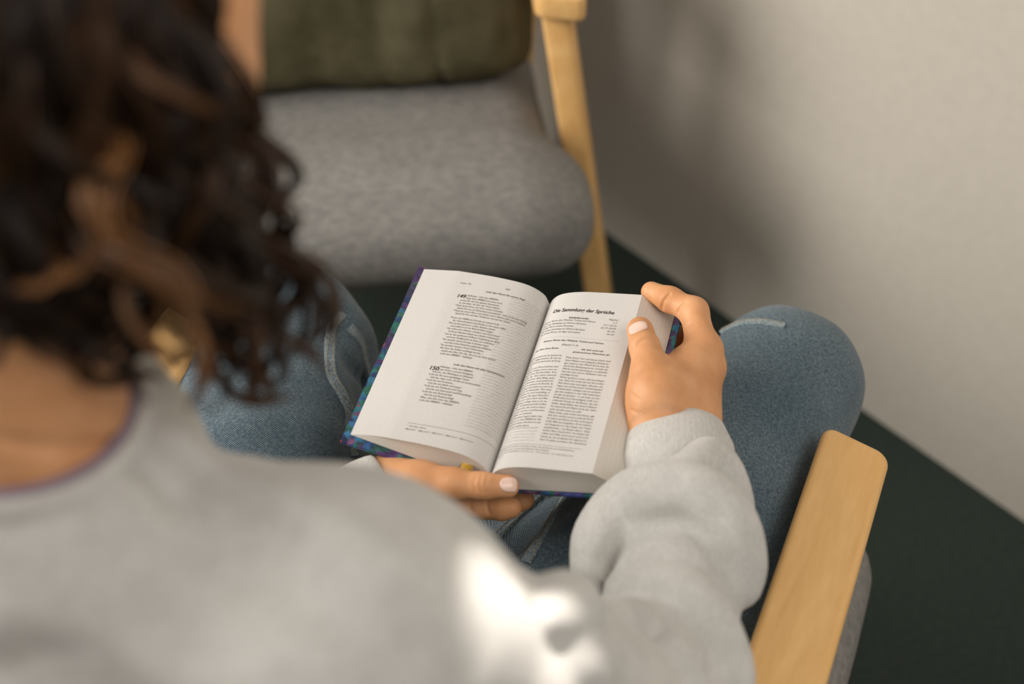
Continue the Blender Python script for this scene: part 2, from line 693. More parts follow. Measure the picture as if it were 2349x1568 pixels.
def armrest_mesh(L, wf, wr, th):
    """flat board with softly rounded plan corners and rolled edges"""
    bm = bmesh.new()
    r = 0.013
    plan = []
    for cx, cy, a0 in ((wf / 2 - r, -r, 0), (-wf / 2 + r, -r, 90), (-wr / 2 + r, -L + r, 180), (wr / 2 - r, -L + r, 270)):
        for k in range(7):
            a = math.radians(a0 + k * 15)
            plan.append((cx + r * math.cos(a), cy + r * math.sin(a)))
    vs_ = [bm.verts.new((x, y + 0.012 * (x / (wf / 2)) * (-0.6 if y > -0.1 else 0), 0)) for x, y in plan]
    fc = bm.faces.new(vs_)
    ext = bmesh.ops.extrude_face_region(bm, geom=[fc])
    for e in ext['geom']:
        if isinstance(e, bmesh.types.BMVert):
            e.co.z -= th
    bm.normal_update()
    bmesh.ops.recalc_face_normals(bm, faces=list(bm.faces))
    ed = [e for e in bm.edges if abs(e.verts[0].co.z - e.verts[1].co.z) < 1e-6 and len(e.link_faces) == 2 and abs(e.link_faces[0].normal.z - e.link_faces[1].normal.z) > 0.5]
    bmesh.ops.bevel(bm, geom=ed, offset=0.007, segments=4, profile=0.5, affect='EDGES')
    me = bpy.data.meshes.new('armrest')
    bm.to_mesh(me)
    bm.free()
    return me


def armchair(origin, yaw, label, armL, seat_front, recline, zt=0.612, splay=0.09, wing=0.078, ww=0.342, sz=0.365):
    root = empty('armchair', (origin[0], origin[1], 0), yaw)
    tag(root, label, 'armchair', 'birch armchairs with grey cushions')
    for s in (-1, 1):
        o = link('armrest', armrest_mesh(armL, 0.062, 0.066, 0.036), M_wood, root)
        o.location = (s * 0.31, 0, zt)
        bar('leg', (s * 0.308, -0.045, zt - 0.03), (s * (0.308 + splay), -0.03, 0.001), 0.036, 0.05, M_wood, root)
        bar('leg', (s * 0.30, -armL + 0.05, zt - 0.03), (s * 0.27, -armL - 0.0, 0.001), 0.034, 0.05, M_wood, root)
        bar('side_rail', (s * 0.268, -0.04, 0.285), (s * 0.268, -armL + 0.05, 0.24), 0.026, 0.05, M_wood, root)
        bar('back_post', (s * 0.235, -armL + 0.04, 0.24), (s * 0.235, -armL - recline, 0.80), 0.03, 0.042, M_wood, root)
    bar('cross_rail', (-0.30, -0.06, 0.29), (0.30, -0.06, 0.29), 0.045, 0.026, M_wood, root)
    bar('cross_rail', (-0.30, -armL + 0.07, 0.245), (0.30, -armL + 0.07, 0.245), 0.045, 0.026, M_wood, root)
    bar('top_rail', (-0.235, -armL - recline, 0.79), (0.235, -armL - recline, 0.79), 0.05, 0.026, M_wood, root)
    # seat cushion: rolled front edge that bulges past the rails
    yb = -armL + 0.09
    cy, hy = (seat_front + yb) / 2, (seat_front - yb) / 2
    t = math.radians(4)
    Mx = np.array([[1, 0, 0], [0, math.cos(t), math.sin(t)], [0, -math.sin(t), math.cos(t)]]).T

    def dis(p):
        return 0.002 * nz(p)
    nz = noise3((0.07, 0.07, 0.07), 3)
    f = field([Box((0, cy, sz), Mx, (0.298, hy, 0.062), 0.056, puff=(0.004, 0.018, 0.02)),
               Box((0, seat_front - wing - 0.006, sz - 0.003), Mx, (ww, wing, 0.066), 0.056, k=0.05, puff=(0.008, 0.01, 0.01))], dis)
    link('seat_cushion', surface('seat_cushion', f, 0.009), M_seat, root)
    t = math.atan2(recline + 0.04, 0.56)
    Mb = np.array([[1, 0, 0], [0, math.cos(t), math.sin(t)], [0, -math.sin(t), math.cos(t)]])
    f = field([Box((0, -armL + 0.09 - (recline + 0.04) * 0.62, 0.62), Mb.T, (0.245, 0.045, 0.235), 0.042, puff=(0, 0.012, 0))], dis)
    link('back_cushion', surface('back_cushion', f, 0.011), M_seat, root)
    return root


HY = math.radians(-22.2)                      # heading of the reader's chair
hf = V(math.sin(-HY), math.cos(-HY), 0)       # forward
hr = V(hf[1], -hf[0], 0)                      # right
front = A(1969, 1003, 0.612)
org = (front - hr * 0.31) * V(1, 1, 0)
armchair(org, HY, 'birch armchair with grey cushion in which the reader sits', 0.50, 0.10, 0.22, splay=0.0, wing=0.15, ww=0.352, sz=0.345)
OY = math.radians(180 + 5)
of = V(-math.sin(OY), math.cos(OY), 0)
orr = V(of[1], -of[0], 0)
afront = A(1288, -8, 0.63)
oorg = (afront + orr * 0.31) * V(1, 1, 0)
armchair(oorg, OY, 'empty birch armchair with grey seat and olive cushion against the wall', 0.38, 0.16, 0.05, zt=0.63)

# olive cushion standing on the empty seat
cz = 0.643
cc = oorg + of * (-0.158) - orr * 0.014 + V(0, 0, cz)
t = math.radians(9)
up_ = -of * math.sin(t) + V(0, 0, math.cos(t))
fo_ = of * math.cos(t) + V(0, 0, math.sin(t))
nzg = noise3((0.06, 0.06, 0.11), 11)
Mg = np.stack([orr, fo_, up_], 1)


def gdis(p):
    q = (p - cc) @ Mg
    d = 0.006 * nzg(p)
    for x0, wdt, am in ((-0.14, 0.006, 0.007), (-0.235, 0.008, 0.005), (-0.07, 0.012, 0.003)):
        d = d + am * np.exp(-((q[:, 0] - x0 - 0.08 * (q[:, 2] + 0.1)) / wdt) ** 2)
    return d


fg = field([Box(cc, Mg, (0.273, 0.05, 0.205), 0.045, puff=(0, 0.035, 0.0))], gdis)
co_ = link('cushion', surface('cushion', fg, 0.008), M_green)
tag(co_, 'olive green fabric cushion standing on the empty grey seat', 'cushion')

# ------------------------------------------------------------------ book
GB = A(1128, 1082, 0.662)
GT = A(1262, 693, 0.662)
ev = GT - GB
BL = np.linalg.norm(ev)
ev /= BL
ew = V(0, 0, 1)
eu = np.cross(ev, ew)


def bk(u, v, w):
    return GB + eu * u + ev * v + ew * w


LEFT = catmull([(0, 0), (-0.006, 0.0105), (-0.022, 0.0178), (-0.05, 0.0192), (-0.0865, 0.0172)], 10)
RIGHT = catmull([(0, 0), (0.004, 0.0095), (0.012, 0.0165), (0.0275, 0.0215), (0.05, 0.0245), (0.083, 0.0285)], 8)
LFORE, RFORE = (-0.1195, 0.0135), (0.1135, 0.0135)
CTL, CTR = (-0.1255, 0.0125), (0.1205, 0.0120)      # cover top surface at its outer edges
CW = -0.0105                                         # cover height under the gutter


def cov_w(u):
    e = CTL if u < 0 else CTR
    return CW + (e[1] - CW) * (u / e[0])


book = empty('book', tuple(bk(0, BL / 2, CW - 0.003)))
tag(book, 'open thick book with painted cover held in both hands', 'book')
KEEP = Matrix.Translation(Vector(bk(0, BL / 2, CW - 0.003)))


def bchild(name, me, mat, parent=None, smooth=True):
    o = link(name, me, mat, None, smooth)
    o.parent = parent or book
    if parent is None:
        o.matrix_parent_inverse = KEEP.inverted()
    return o


def page_block(top, fore, side):
    J = 9
    n = len(top)
    v, lay, f, mi = [], [], [], []
    bot = []
    sgn = -1 if side == 'l' else 1
    ub = np.linspace(0.0008 * sgn, fore[0], n)
    bot = [(u, cov_w(u) + 0.0006) for u in ub]
    # two end grids
    for end in (0, 1):
        for i in range(n):
            q = i / (n - 1)
            if side == 'l':
                vv = -0.006 * (1 - q) if end == 0 else 0.204 + 0.004 * q * q
            else:
                vv = -0.0085 + 0.0035 * q if end == 0 else 0.1995 + 0.0065 * q
            for j in range(J):
                s = j / (J - 1)
                # page ends follow a straight line from the cover edge to the top leaf
                u = bot[i][0] * (1 - s) + top[i][0] * s
                w = bot[i][1] * (1 - s) + top[i][1] * s
                v.append(bk(u, vv + (0.0012 * math.sin(s * 3.1) if end == 0 else 0), w))
                lay.append(s)
    ix = lambda e, i, j: e * n * J + i * J + j
    for i in range(n - 1):
        for j in range(J - 1):
            f.append((ix(0, i, j), ix(0, i + 1, j), ix(0, i + 1, j + 1), ix(0, i, j + 1))); mi.append(1)
            f.append((ix(1, i, j), ix(1, i, j + 1), ix(1, i + 1, j + 1), ix(1, i + 1, j))); mi.append(1)
        f.append((ix(0, i, J - 1), ix(0, i + 1, J - 1), ix(1, i + 1, J - 1), ix(1, i, J - 1))); mi.append(0)
        f.append((ix(0, i, 0), ix(1, i, 0), ix(1, i + 1, 0), ix(0, i + 1, 0))); mi.append(1)
    for j in range(J - 1):
        f.append((ix(0, n - 1, j), ix(1, n - 1, j), ix(1, n - 1, j + 1), ix(0, n - 1, j + 1))); mi.append(0 if side == 'l' else 1)
        f.append((ix(0, 0, j), ix(0, 0, j + 1), ix(1, 0, j + 1), ix(1, 0, j))); mi.append(1)
    me = mesh('page_block', v, f)
    me.materials.append(M_paper)
    me.materials.append(M_edge)
    me.polygons.foreach_set('material_index', mi)
    a = me.attributes.new('layer', 'FLOAT', 'POINT')
    a.data.foreach_set('value', lay)
    bm = bmesh.new()
    bm.from_mesh(me)
    bmesh.ops.recalc_face_normals(bm, faces=list(bm.faces))
    for e in bm.edges:
        if len(e.link_faces) == 2 and e.calc_face_angle(0) > 0.5:
            e.smooth = False
    bm.to_mesh(me)
    bm.free()
    return bchild('page_block', me, None)


pl = page_block(LEFT, LFORE, 'l')
pl['label'] = 'left half of the pages, with two psalms'
pr = page_block(RIGHT, RFORE, 'r')
pr['label'] = 'right half of the pages, with a bold heading'

# cover: two boards and a rounded spine
prof = [(CTL[0], CTL[1]), (-0.012, cov_w(-0.012)), (-0.004, CW + 0.0002), (0.004, CW + 0.0002), (0.012, cov_w(0.012)), (CTR[0], CTR[1])]
th = 0.0028
low = [(u, w - th - (0.002 if abs(u) < 0.01 else 0)) for u, w in prof]
v, f = [], []
for vv in (-0.0095, BL + 0.0055):
    v += [bk(u, vv, w) for u, w in prof] + [bk(u, vv, w) for u, w in low]
n = len(prof)
for i in range(n - 1):
    f += [(i, i + 1, 2 * n + i + 1, 2 * n + i), (n + i, 3 * n + i, 3 * n + i + 1, n + i + 1), (i, n + i, n + i + 1, i + 1), (2 * n + i, 2 * n + i + 1, 3 * n + i + 1, 3 * n + i)]
f += [(0, 2 * n, 3 * n, n), (n - 1, 2 * n - 1, 4 * n - 1, 3 * n - 1)]
me = mesh('cover', v, f)
bm = bmesh.new()
bm.from_mesh(me)
bmesh.ops.recalc_face_normals(bm, faces=list(bm.faces))
bmesh.ops.bevel(bm, geom=[e for e in bm.edges if e.calc_face_angle(0) > 0.9], offset=0.0006, segments=2, affect='EDGES')
bm.to_mesh(me)
bm.free()
bchild('cover', me, M_cover, smooth=False)['label'] = 'hardback cover painted in blue, teal, red and violet'

# ribbon ends sticking out under the left pages
def ribbon(pts, width, side):
    p = catmull(pts, 8)
    v, f = [], []
    for i, q in enumerate(p):
        v += [q - side * width / 2, q + side * width / 2]
    for i in range(len(p) - 1):
        f.append((2 * i, 2 * i + 1, 2 * i + 3, 2 * i + 2))
    me = mesh('ribbon', v, f)
    o = bchild('ribbon_bookmark', me, M_ribbon)
    s = o.modifiers.new('s', 'SOLIDIFY')
    s.thickness = 0.0004
    return o


ribbon([bk(-0.019, 0.002, 0.0075), bk(-0.019, -0.0062, 0.0072), bk(-0.0185, -0.0105, 0.0055), bk(-0.0175, -0.0135, 0.0015)], 0.010, eu)
ribbon([bk(-0.008, 0.002, 0.0025), bk(-0.008, -0.0085, 0.0022), bk(-0.007, -0.012, 0.0)], 0.008, (eu + 0.3 * ew) / 1.04)


# --- print on the pages
def arc(top):
    seg = np.linalg.norm(np.diff(top, axis=0), axis=1)
    return np.concatenate([[0], np.cumsum(seg)])


ARC = {'l': (LEFT, arc(LEFT)), 'r': (RIGHT, arc(RIGHT))}


def on_page(side, s, v, lift=0.00025):
    top, a = ARC[side]
    u = np.interp(s, a, top[:, 0])
    w = np.interp(s, a, top[:, 1])
    return GB + np.outer(u, eu) + np.outer(v, ev) + np.outer(w + lift, ew)


FC = {}


def text_mesh(body, size, bold=0.0, shear=0.0, sx=1.0):
    key = (body, round(size, 6), bold, shear, sx)
    cu = bpy.data.curves.new('t', 'FONT')
    cu.body = body
    cu.size = size
    cu.offset = bold * size
    cu.shear = shear
    cu.resolution_u = 4 if size > 0.004 else 1
    cu.fill_mode = 'FRONT'
    o = bpy.data.objects.new('t', cu)
    COL.objects.link(o)
    me = bpy.data.meshes.new_from_object(o)
    bpy.data.objects.remove(o)
    bpy.data.curves.remove(cu)
    n = len(me.vertices)
    co = np.zeros(n * 3)
    me.vertices.foreach_get('co', co)
    co = co.reshape(-1, 3)[:, :2] * np.array([sx, 1])
    fs_ = [tuple(p.vertices) for p in me.polygons]
    bpy.data.meshes.remove(me)
    return co, fs_


class Print:
    def __init__(self):
        self.v, self.f, self.n = {}, {}, 0

    def put(self, side, s0, v0, body, size, mat, bold=0.0, shear=0.0, align='L', width=None, sx=0.92, mirror=False):
        """s0 = distance of the text's left end from the gutter (left page: to the left of it)"""
        co, fs_ = text_mesh(body, size, bold, shear, sx)
        if not len(co):
            return
        w = co[:, 0].max()
        if width:
            co[:, 0] *= width / w
            w = width
        if mirror:
            co[:, 0] = w - co[:, 0]
        x = co[:, 0] - (w / 2 if align == 'C' else w if align == 'R' else 0)
        s = (s0 - x) if side == 'l' else (s0 + x)
        P = on_page(side, np.clip(s, 0.0012, 0.2), v0 + co[:, 1])
        self.add(side, mat, P, fs_)

    def add(self, side, mat, P, fs_):
        key = (side, mat.name)
        vs_ = self.v.setdefault(key, [])
        ff = self.f.setdefault(key, [])
        b = sum(len(q) for q in vs_)
        vs_.append(P)
        ff += [tuple(i + b for i in q) for q in fs_]

    def rule(self, side, s0, s1, v, mat, t=0.00022):
        s = np.linspace(s0, s1, 30)
        P = np.vstack([on_page(side, s, np.full(30, v)), on_page(side, s, np.full(30, v + t))])
        self.add(side, mat, P, [(i, i + 1, 31 + i, 30 + i) for i in range(29)])

    def build(self):
        for (side, mn), vs_ in self.v.items():
            me = mesh('print', np.vstack(vs_), self.f[(side, mn)])
            o = bchild('print', me, bpy.data.materials[mn], pl if side == 'l' else pr, smooth=False)
            tag(o, kind='stuff')


PR = Print()
mm = 0.001
BW = text_mesh('Halleluja – lobt den HERRN!', 3.0 * mm)[0][:, 0].max()
SXL = 28.3 * mm / BW


def sr(u):
    return float(np.interp(u * mm, RIGHT[:, 0], ARC['r'][1]))


def left_lines(lines, v0, step, s_main, s_in):
    v_ = v0
    for kind, t_ in lines:
        if kind == '-':
            v_ -= 2.3
            continue
        num = ''
        if kind and kind[0].isdigit():
            num, kind = kind[0], 'n'
        s_ = (s_main if kind == 'n' else s_in if kind == 'i' else float(kind[1:])) - (180 - v_) * 0.022
        if num:
            PR.put('l', (s_ + 0.9) * mm, (v_ + 0.9) * mm, num, 1.7 * mm, M_ink2)
        PR.put('l', s_ * mm, v_ * mm, t_, 3.0 * mm, M_ink2, 0.004, sx=SXL)
        v_ -= step


PR.put('l', 88.6 * mm, 191.6 * mm, 'Psalm 150', 2.9 * mm, M_ink2, 0, 0.2, width=10.4 * mm)
PR.put('l', 46.5 * mm, 192.0 * mm, '828', 2.9 * mm, M_ink2, width=4.0 * mm)
PR.put('l', 62.8 * mm, 184.4 * mm, 'Lobt den Herrn für seinen Sieg!', 3.0 * mm, M_ink, 0.012, 0.22, width=36.5 * mm)
PR.put('l', 87.2 * mm, 173.4 * mm, '149', 6.4 * mm, M_ink, 0.012, 0.16, width=8.6 * mm)
left_lines([('x77.6', 'Halleluja – lobt den HERRN!'), ('x78.2', 'Singt dem HERRN ein neues Lied,'), ('i', 'preist ihn mit der ganzen Gemeinde –'),
            ('i', 'ja, mit allen, die ihm die Treue halten!'), ('2', 'Ganz Israel freue sich über seinen Schöpfer.'),
            ('i', 'Jubelt ihm zu, ihr Einwohner Jerusalems*, denn er ist euer König!'),
            ('3', 'Tanzt zu seiner Ehre und rühmt seinen Namen mit euren Liedern!'), ('i', 'Spielt für ihn auf dem Tamburin und auf der Laute!'), ('-', ''),
            ('4', 'Denn der HERR hat Freude an seinem Volk,'), ('i', 'die Unterdrückten beschenkt er mit seiner Hilfe.'),
            ('5', 'Die zu ihm gehören, sollen darüber jubeln'), ('i', 'und selbst noch im Bett fröhlich singen.'),
            ('6', 'Sie sollen ihre Stimme erheben und Gott loben.'), ('i', 'In ihren Händen halten sie scharfe Schwerter,'),
            ('7', 'um an den gottlosen Völkern Vergeltung zu üben'), ('i', 'und sein Strafgericht an ihnen zu vollziehen.'),
            ('8', 'Sie werden deren Könige in Ketten legen'), ('i', 'und die hohen Beamten gefesselt abführen.'),
            ('9', 'Sie werden Gottes Urteil vollstrecken,'), ('n', 'das über die Völker verhängt wurde –'),
            ('i', 'welch eine Ehre für alle, die treu zu Gott stehen!'), ('i', 'Lobt den HERRN – halleluja!')], 176.4, 3.48, 84.6, 82.6)
PR.put('l', 65.8 * mm, 90.3 * mm, 'Lobt den Herrn mit allen Instrumenten!', 3.0 * mm, M_ink, 0.012, 0.22, width=45.5 * mm)
PR.put('l', 85.4 * mm, 81.6 * mm, '150', 6.4 * mm, M_ink, 0.012, 0.16, width=8.8 * mm)
left_lines([('x78.2', 'Halleluja – lobt den HERRN!'), ('x79.0', 'Lobt Gott in seinem Heiligtum,'), ('i', 'lobt ihn, den Mächtigen im Himmel!'),
            ('2', 'Lobt ihn für seine gewaltigen Taten,'), ('i', 'lobt ihn, denn seine Größe ist unermesslich!'), ('3', 'Lobt ihn mit Posaunen,'),
            ('i', 'lobt ihn mit Harfe und Laute!'), ('4', 'Lobt ihn mit Tamburin und Tanz,'), ('i', 'lobt ihn mit Saitenspiel und Flötenklang!'),
            ('5', 'Lobt ihn mit Zimbelschall,'), ('i', 'lobt ihn mit Paukenschlag!'), ('6', 'Alles, was lebt, lobe den HERRN!'),
            ('n', 'Lobt den HERRN – halleluja!')], 85.6, 3.40, 85.2, 83.4)
PR.rule('l', 84.2 * mm, 5.0 * mm, 19.0 * mm, M_ink2)
PR.put('l', 84.2 * mm, 15.2 * mm, '*  Wörtlich: Zions.', 2.2 * mm, M_ink2, width=17 * mm)
for s_, b_, t_ in ((84.4, '149,1', '40,4*'), (73.4, '149,2', '22,26*'), (62.0, '149,3', '92,2–4*'), (50.2, '149,4', '149,13*'), (38.2, '150,1–6', '92,2–4*')):
    PR.put('l', s_ * mm, 11.6 * mm, b_, 2.2 * mm, M_ink, 0.014, width=(4.3 if len(b_) < 6 else 5.8) * mm)
    PR.put('l', (s_ - (4.9 if len(b_) < 6 else 6.4)) * mm, 11.6 * mm, t_, 2.2 * mm, M_ink2, 0, 0.2, width=(4.3 if len(t_) < 6 else 5.2) * mm)
# faint print of the next leaf showing through
PR.put('r', sr(8.6), 177.6 * mm, 'Die Sammlung der Sprüche', 6.0 * mm, M_ink, 0.014, 0.16, width=56.5 * mm)
PR.put('r', sr(25.2), 168.4 * mm, 'Inhaltsübersicht', 3.0 * mm, M_ink, 0.014, width=17.6 * mm)
PR.put('r', sr(68.6), 169.8 * mm, 'Kapitel', 2.9 * mm, M_ink2, 0, 0.25, 'R', width=8.2 * mm)
for i_, (t_, n_, w_) in enumerate((('Salomos Worte über Weisheit, Torheit und Untreue', '1–9', 48.6), ('Die erste Sammlung von Salomos Sprüchen', '10,1–22,16', 41),
                                   ('Dreißig Worte weiser Menschen', '22,17–24,34', 30.5), ('Die zweite Sammlung von Salomos Sprüchen', '25–29', 41.5), ('Die weisen Worte von Agur und Lemuel', '30–31', 37.8))):
    v_ = (165.2 - 3.75 * i_) * mm
    PR.put('r', sr(4.4), v_, t_, 3.0 * mm, M_ink2, 0.002, width=w_ * mm)
    PR.put('r', sr(68.4), v_ + 1.0 * mm, n_, 2.9 * mm, M_ink2, 0, 0.25, 'R')
PR.rule('r', sr(5.0), sr(74.0), 144.6 * mm, M_ghost, 0.0002)
PR.put('r', sr(9.0), 139.4 * mm, 'Salomos Worte über Weisheit, Torheit und Untreue', 3.0 * mm, M_ink, 0.010, 0.2, width=54.5 * mm)
PR.put('r', sr(26.4), 134.0 * mm, '(Kapitel 1–9)', 3.0 * mm, M_ink2, 0, 0.25, width=14.6 * mm)
PR.put('r', sr(5.0), 129.6 * mm, 'Der Wert dieses Buches', 2.8 * mm, M_ink, 0.010, 0.2, width=22.8 * mm)
PR.put('r', sr(44.2), 129.9 * mm, 'Gib dich nicht mit', 2.8 * mm, M_ink, 0.010, 0.2, width=19.6 * mm)
PR.put('r', sr(38.2), 126.2 * mm, 'gewissenlosen Menschen ab!', 2.8 * mm, M_ink, 0.010, 0.2, width=32.0 * mm)
C1 = ['In diesem Buch sind die Sprüche Sa-', 'lomos aufgeschrieben. Er war ein', 'Sohn David und herrschte als König', '~Israel.',
      'Wenn du seine Worte beachtest, wirst', 'Weisheit erlangen und zu einem ver-', 'Menschen heranreifen. Die', 'helfen dir, dein Leben sinnvoll',
      'und machen dich fähig, gute', 'zu erkennen und anzuneh-', 'Durch sie gewinnst du Einsicht; du', 'aufrichtig und ehrlich zu sein und', 'gerecht zu behandeln. Wer jung',
      'unerfahren ist, wird urteilsfähig, er', 'ein Gespür für gute Entschei-', 'Selbst wer schon über viel Wis-', 'Erfahrung verfügt, kann noch da-',
      'Neue Gedankenanstöße helfen', 'die Aussprüche der weisen Lehrer', 'verstehen und ihre verschlüsselten', '~und Bilder zu enträtseln.',
      'Alle Erkenntnis beginnt damit, dass', 'Ehrfurcht vor dem HERRN hat. Nur', 'Dummkopf lehnt Weisheit ab und', '~sich nicht erziehen lassen.']
C2 = ['Mein Sohn,* hör auf deinen Vater und', 'deine Mutter und schlag ihre Ermahnun-', 'gen nicht in den Wind! Denn was du', 'durch ihre Erziehung lernst, verleiht dir',
      'Würde und Anerkennung, ja, es schmückt', 'dich wie eine schöne Halskette oder ein', '~prächtiger Kranz.', 'Wenn gottlose Leute dich beschwat-', 'zen, dann hör nicht auf sie! Sie wollen',
      'dich überreden und sagen: »Komm, wir', 'legen uns auf die Lauer! Sobald jemand', 'vorbeikommt, schlagen wir zu und brin-', 'gen ihn einfach so um! Wir befördern',
      'sie alle ins Jenseits – so als hätte sie der', 'Erdboden bei lebendigem Leib ver-', 'schluckt! Denk an die Beute, die uns', 'winkt, damit füllen wir unsere Häuser',
      'bis unters Dach! Mach doch mit, dann', '~teilen wir alles unter uns auf!«', 'Mein Sohn, geh nicht mit ihnen, gib', 'dich mit solchen Leuten nicht ab! Denn', 'sie haben nur Böses im Sinn und zögern',
      'nicht, Blut zu vergießen. Es ist sinnlos,', 'ein Fangnetz vor den Augen der Vögel', 'auszubreiten – sie fliegen davon. Ganz', 'anders diese Verbrecher: Sie stellen sich', 'selbst eine Falle und rennen auch noch',
      'hinein, ja, sie verspielen ihr eigenes Le-', 'ben! So geht es jedem, der darauf aus']
for i_, t_ in enumerate(C1):
    w_ = None if t_[0] == '~' else 31.0 * mm
    PR.put('r', sr(3.2), (120.6 - 3.43 * i_) * mm, t_.lstrip('~'), 2.75 * mm, M_ink2, 0.002, width=w_, sx=0.78)
for i_, t_ in enumerate(C2):
    w_ = None if t_[0] == '~' else 38.4 * mm
    PR.put('r', sr(33.8), (118.8 - 3.40 * i_) * mm, t_.lstrip('~'), 2.75 * mm, M_ink2, 0.002, width=w_, sx=0.8)
# faint print of the leaves below showing through
for i_ in range(46):
    PR.put('l', 38.5 * mm, (182 - 3.45 * i_) * mm, C2[i_ % 29].lstrip('~'), 2.75 * mm, M_ghost, width=33 * mm, mirror=True)
for i_ in range(6):
    PR.put('r', sr(5.0), (36 - 3.43 * i_ + (3 if i_ else 0)) * mm, C1[i_ + 4], 2.75 * mm, M_ghost, width=27 * mm, mirror=True)
PR.rule('r', sr(4.5), sr(69.0), 18.4 * mm, M_ink2)
PR.put('r', sr(3.0), 15.4 * mm, '* Sohn kann hier wörtlich verstanden werden oder die Anrede eines Weisheitslehrers', 2.1 * mm, M_ink2, width=66 * mm)
PR.put('r', sr(3.0), 12.6 * mm, 'an seine Schüler sein. So auch in den folgenden Teilen des Buches.', 2.1 * mm, M_ink2, width=46 * mm)
PR.put('r', sr(3.0), 9.8 * mm, '1,4  5,10; 25,12; Hiob 28,28; Ps 111,10; Jes 11,2   1,8–9  6,20–22*   1,10  15,26; 29–5,2; 10,15', 2.1 * mm, M_ink2, width=66 * mm)
PR.put('r', sr(3.0), 7.2 * mm, '21,23; 27', 2.1 * mm, M_ink2, width=7 * mm)
PR.build()


# ------------------------------------------------------------------ the reader
person = empty('person', (-0.2, 0.55, 0.0))
tag(person, 'curly dark-haired person in grey sweatshirt and jeans reading a book', 'person')
PK = Matrix.Translation(Vector((-0.2, 0.55, 0.0)))


def pchild(name, me, mat, parent=None, smooth=True):
    o = link(name, me, mat, None, smooth)
    o.parent = parent or person
    if parent is None:
        o.matrix_parent_inverse = PK.inverted()
    return o


# joints
nax = V(0.22, 0.05, 0.97)
nax /= np.linalg.norm(nax)
NC = V(-0.262, 0.490, 1.0125)          # centre of the neckband
NB = V(-0.260, 0.480, 0.975)           # neck base
HC = V(-0.212, 0.555, 1.185)           # head centre
SR = V(-0.085, 0.432, 0.908)           # right shoulder
SL = V(-0.43, 0.575, 0.895)
ER = V(0.095, 0.485, 0.69)             # right elbow
EL = V(-0.40, 0.66, 0.66)
WR = A(1552, 1000, 0.66)
WL = A(835, 1192, 0.628)
HIPR, HIPL = V(-0.06, 0.55, 0.50), V(-0.235, 0.63, 0.50)

# --- body
fd = V(0.36, 0.75, -0.55)
fd /= np.linalg.norm(fd)               # facing
fr = V(hf[1], -hf[0], 0)
fu = np.cross(fr, fd)


def hd(r, f_, u):
    return HC + fr * r + fd * f_ + fu * u


def chain(pts, radii, k=0.01):
    return [Cone(pts[i], pts[i + 1], radii[i], radii[i + 1], k) for i in range(len(pts) - 1)]


B = []
# head
B += [Cone(hd(0, -0.035, 0.03), hd(0, 0.02, 0.035), 0.082, 0.078, 0.03),
      Cone(hd(0, 0.03, 0.0), hd(0, 0.045, -0.06), 0.066, 0.046, 0.03),
      Cone(hd(-0.038, 0.055, -0.02), hd(0.038, 0.055, -0.02), 0.034, 0.034, 0.03),
      Cone(hd(0, 0.082, -0.085), hd(0, 0.083, -0.088), 0.022, 0.022, 0.02),
      Cone(hd(-0.05, 0.01, -0.06), hd(0, 0.075, -0.09), 0.02, 0.018, 0.025),
      Cone(hd(0.05, 0.01, -0.06), hd(0, 0.075, -0.09), 0.02, 0.018, 0.025),
      Cone(hd(0, 0.092, 0.005), hd(0, 0.112, -0.032), 0.008, 0.0125, 0.012),
      Cone(hd(-0.012, 0.1, -0.034), hd(0.012, 0.1, -0.034), 0.009, 0.009, 0.008),
      Cone(hd(-0.02, 0.09, -0.058), hd(0.02, 0.09, -0.058), 0.008, 0.008, 0.006),
      Cone(hd(-0.017, 0.09, -0.068), hd(0.017, 0.09, -0.068), 0.008, 0.008, 0.006),
      Cone(hd(-0.04, 0.082, 0.018), hd(0.04, 0.082, 0.018), 0.013, 0.013, 0.012)]
for s in (-1, 1):
    B.append(Cone(hd(s * 0.08, -0.012, 0.015), hd(s * 0.078, -0.006, -0.03), 0.014, 0.009, 0.006, n=fr, s=0.5))
# neck, trunk, arms under the clothes
B += [Cone(NB, hd(0, -0.03, -0.03), 0.058, 0.054, 0.03),
      Cone(NB + V(0, 0, -0.06), NB + V(0.01, 0.02, -0.36), 0.055, 0.06, 0.03),
      Cone(NB + V(0, 0, -0.065), SR + V(-0.02, 0, -0.02), 0.042, 0.036, 0.03),
      Cone(NB + V(0, 0, -0.065), SL + V(0.02, 0, -0.02), 0.042, 0.036, 0.03),
      Cone(SR + V(0, 0, -0.015), ER, 0.036, 0.030, 0.02), Cone(SL + V(0, 0, -0.015), EL, 0.036, 0.030, 0.02)]
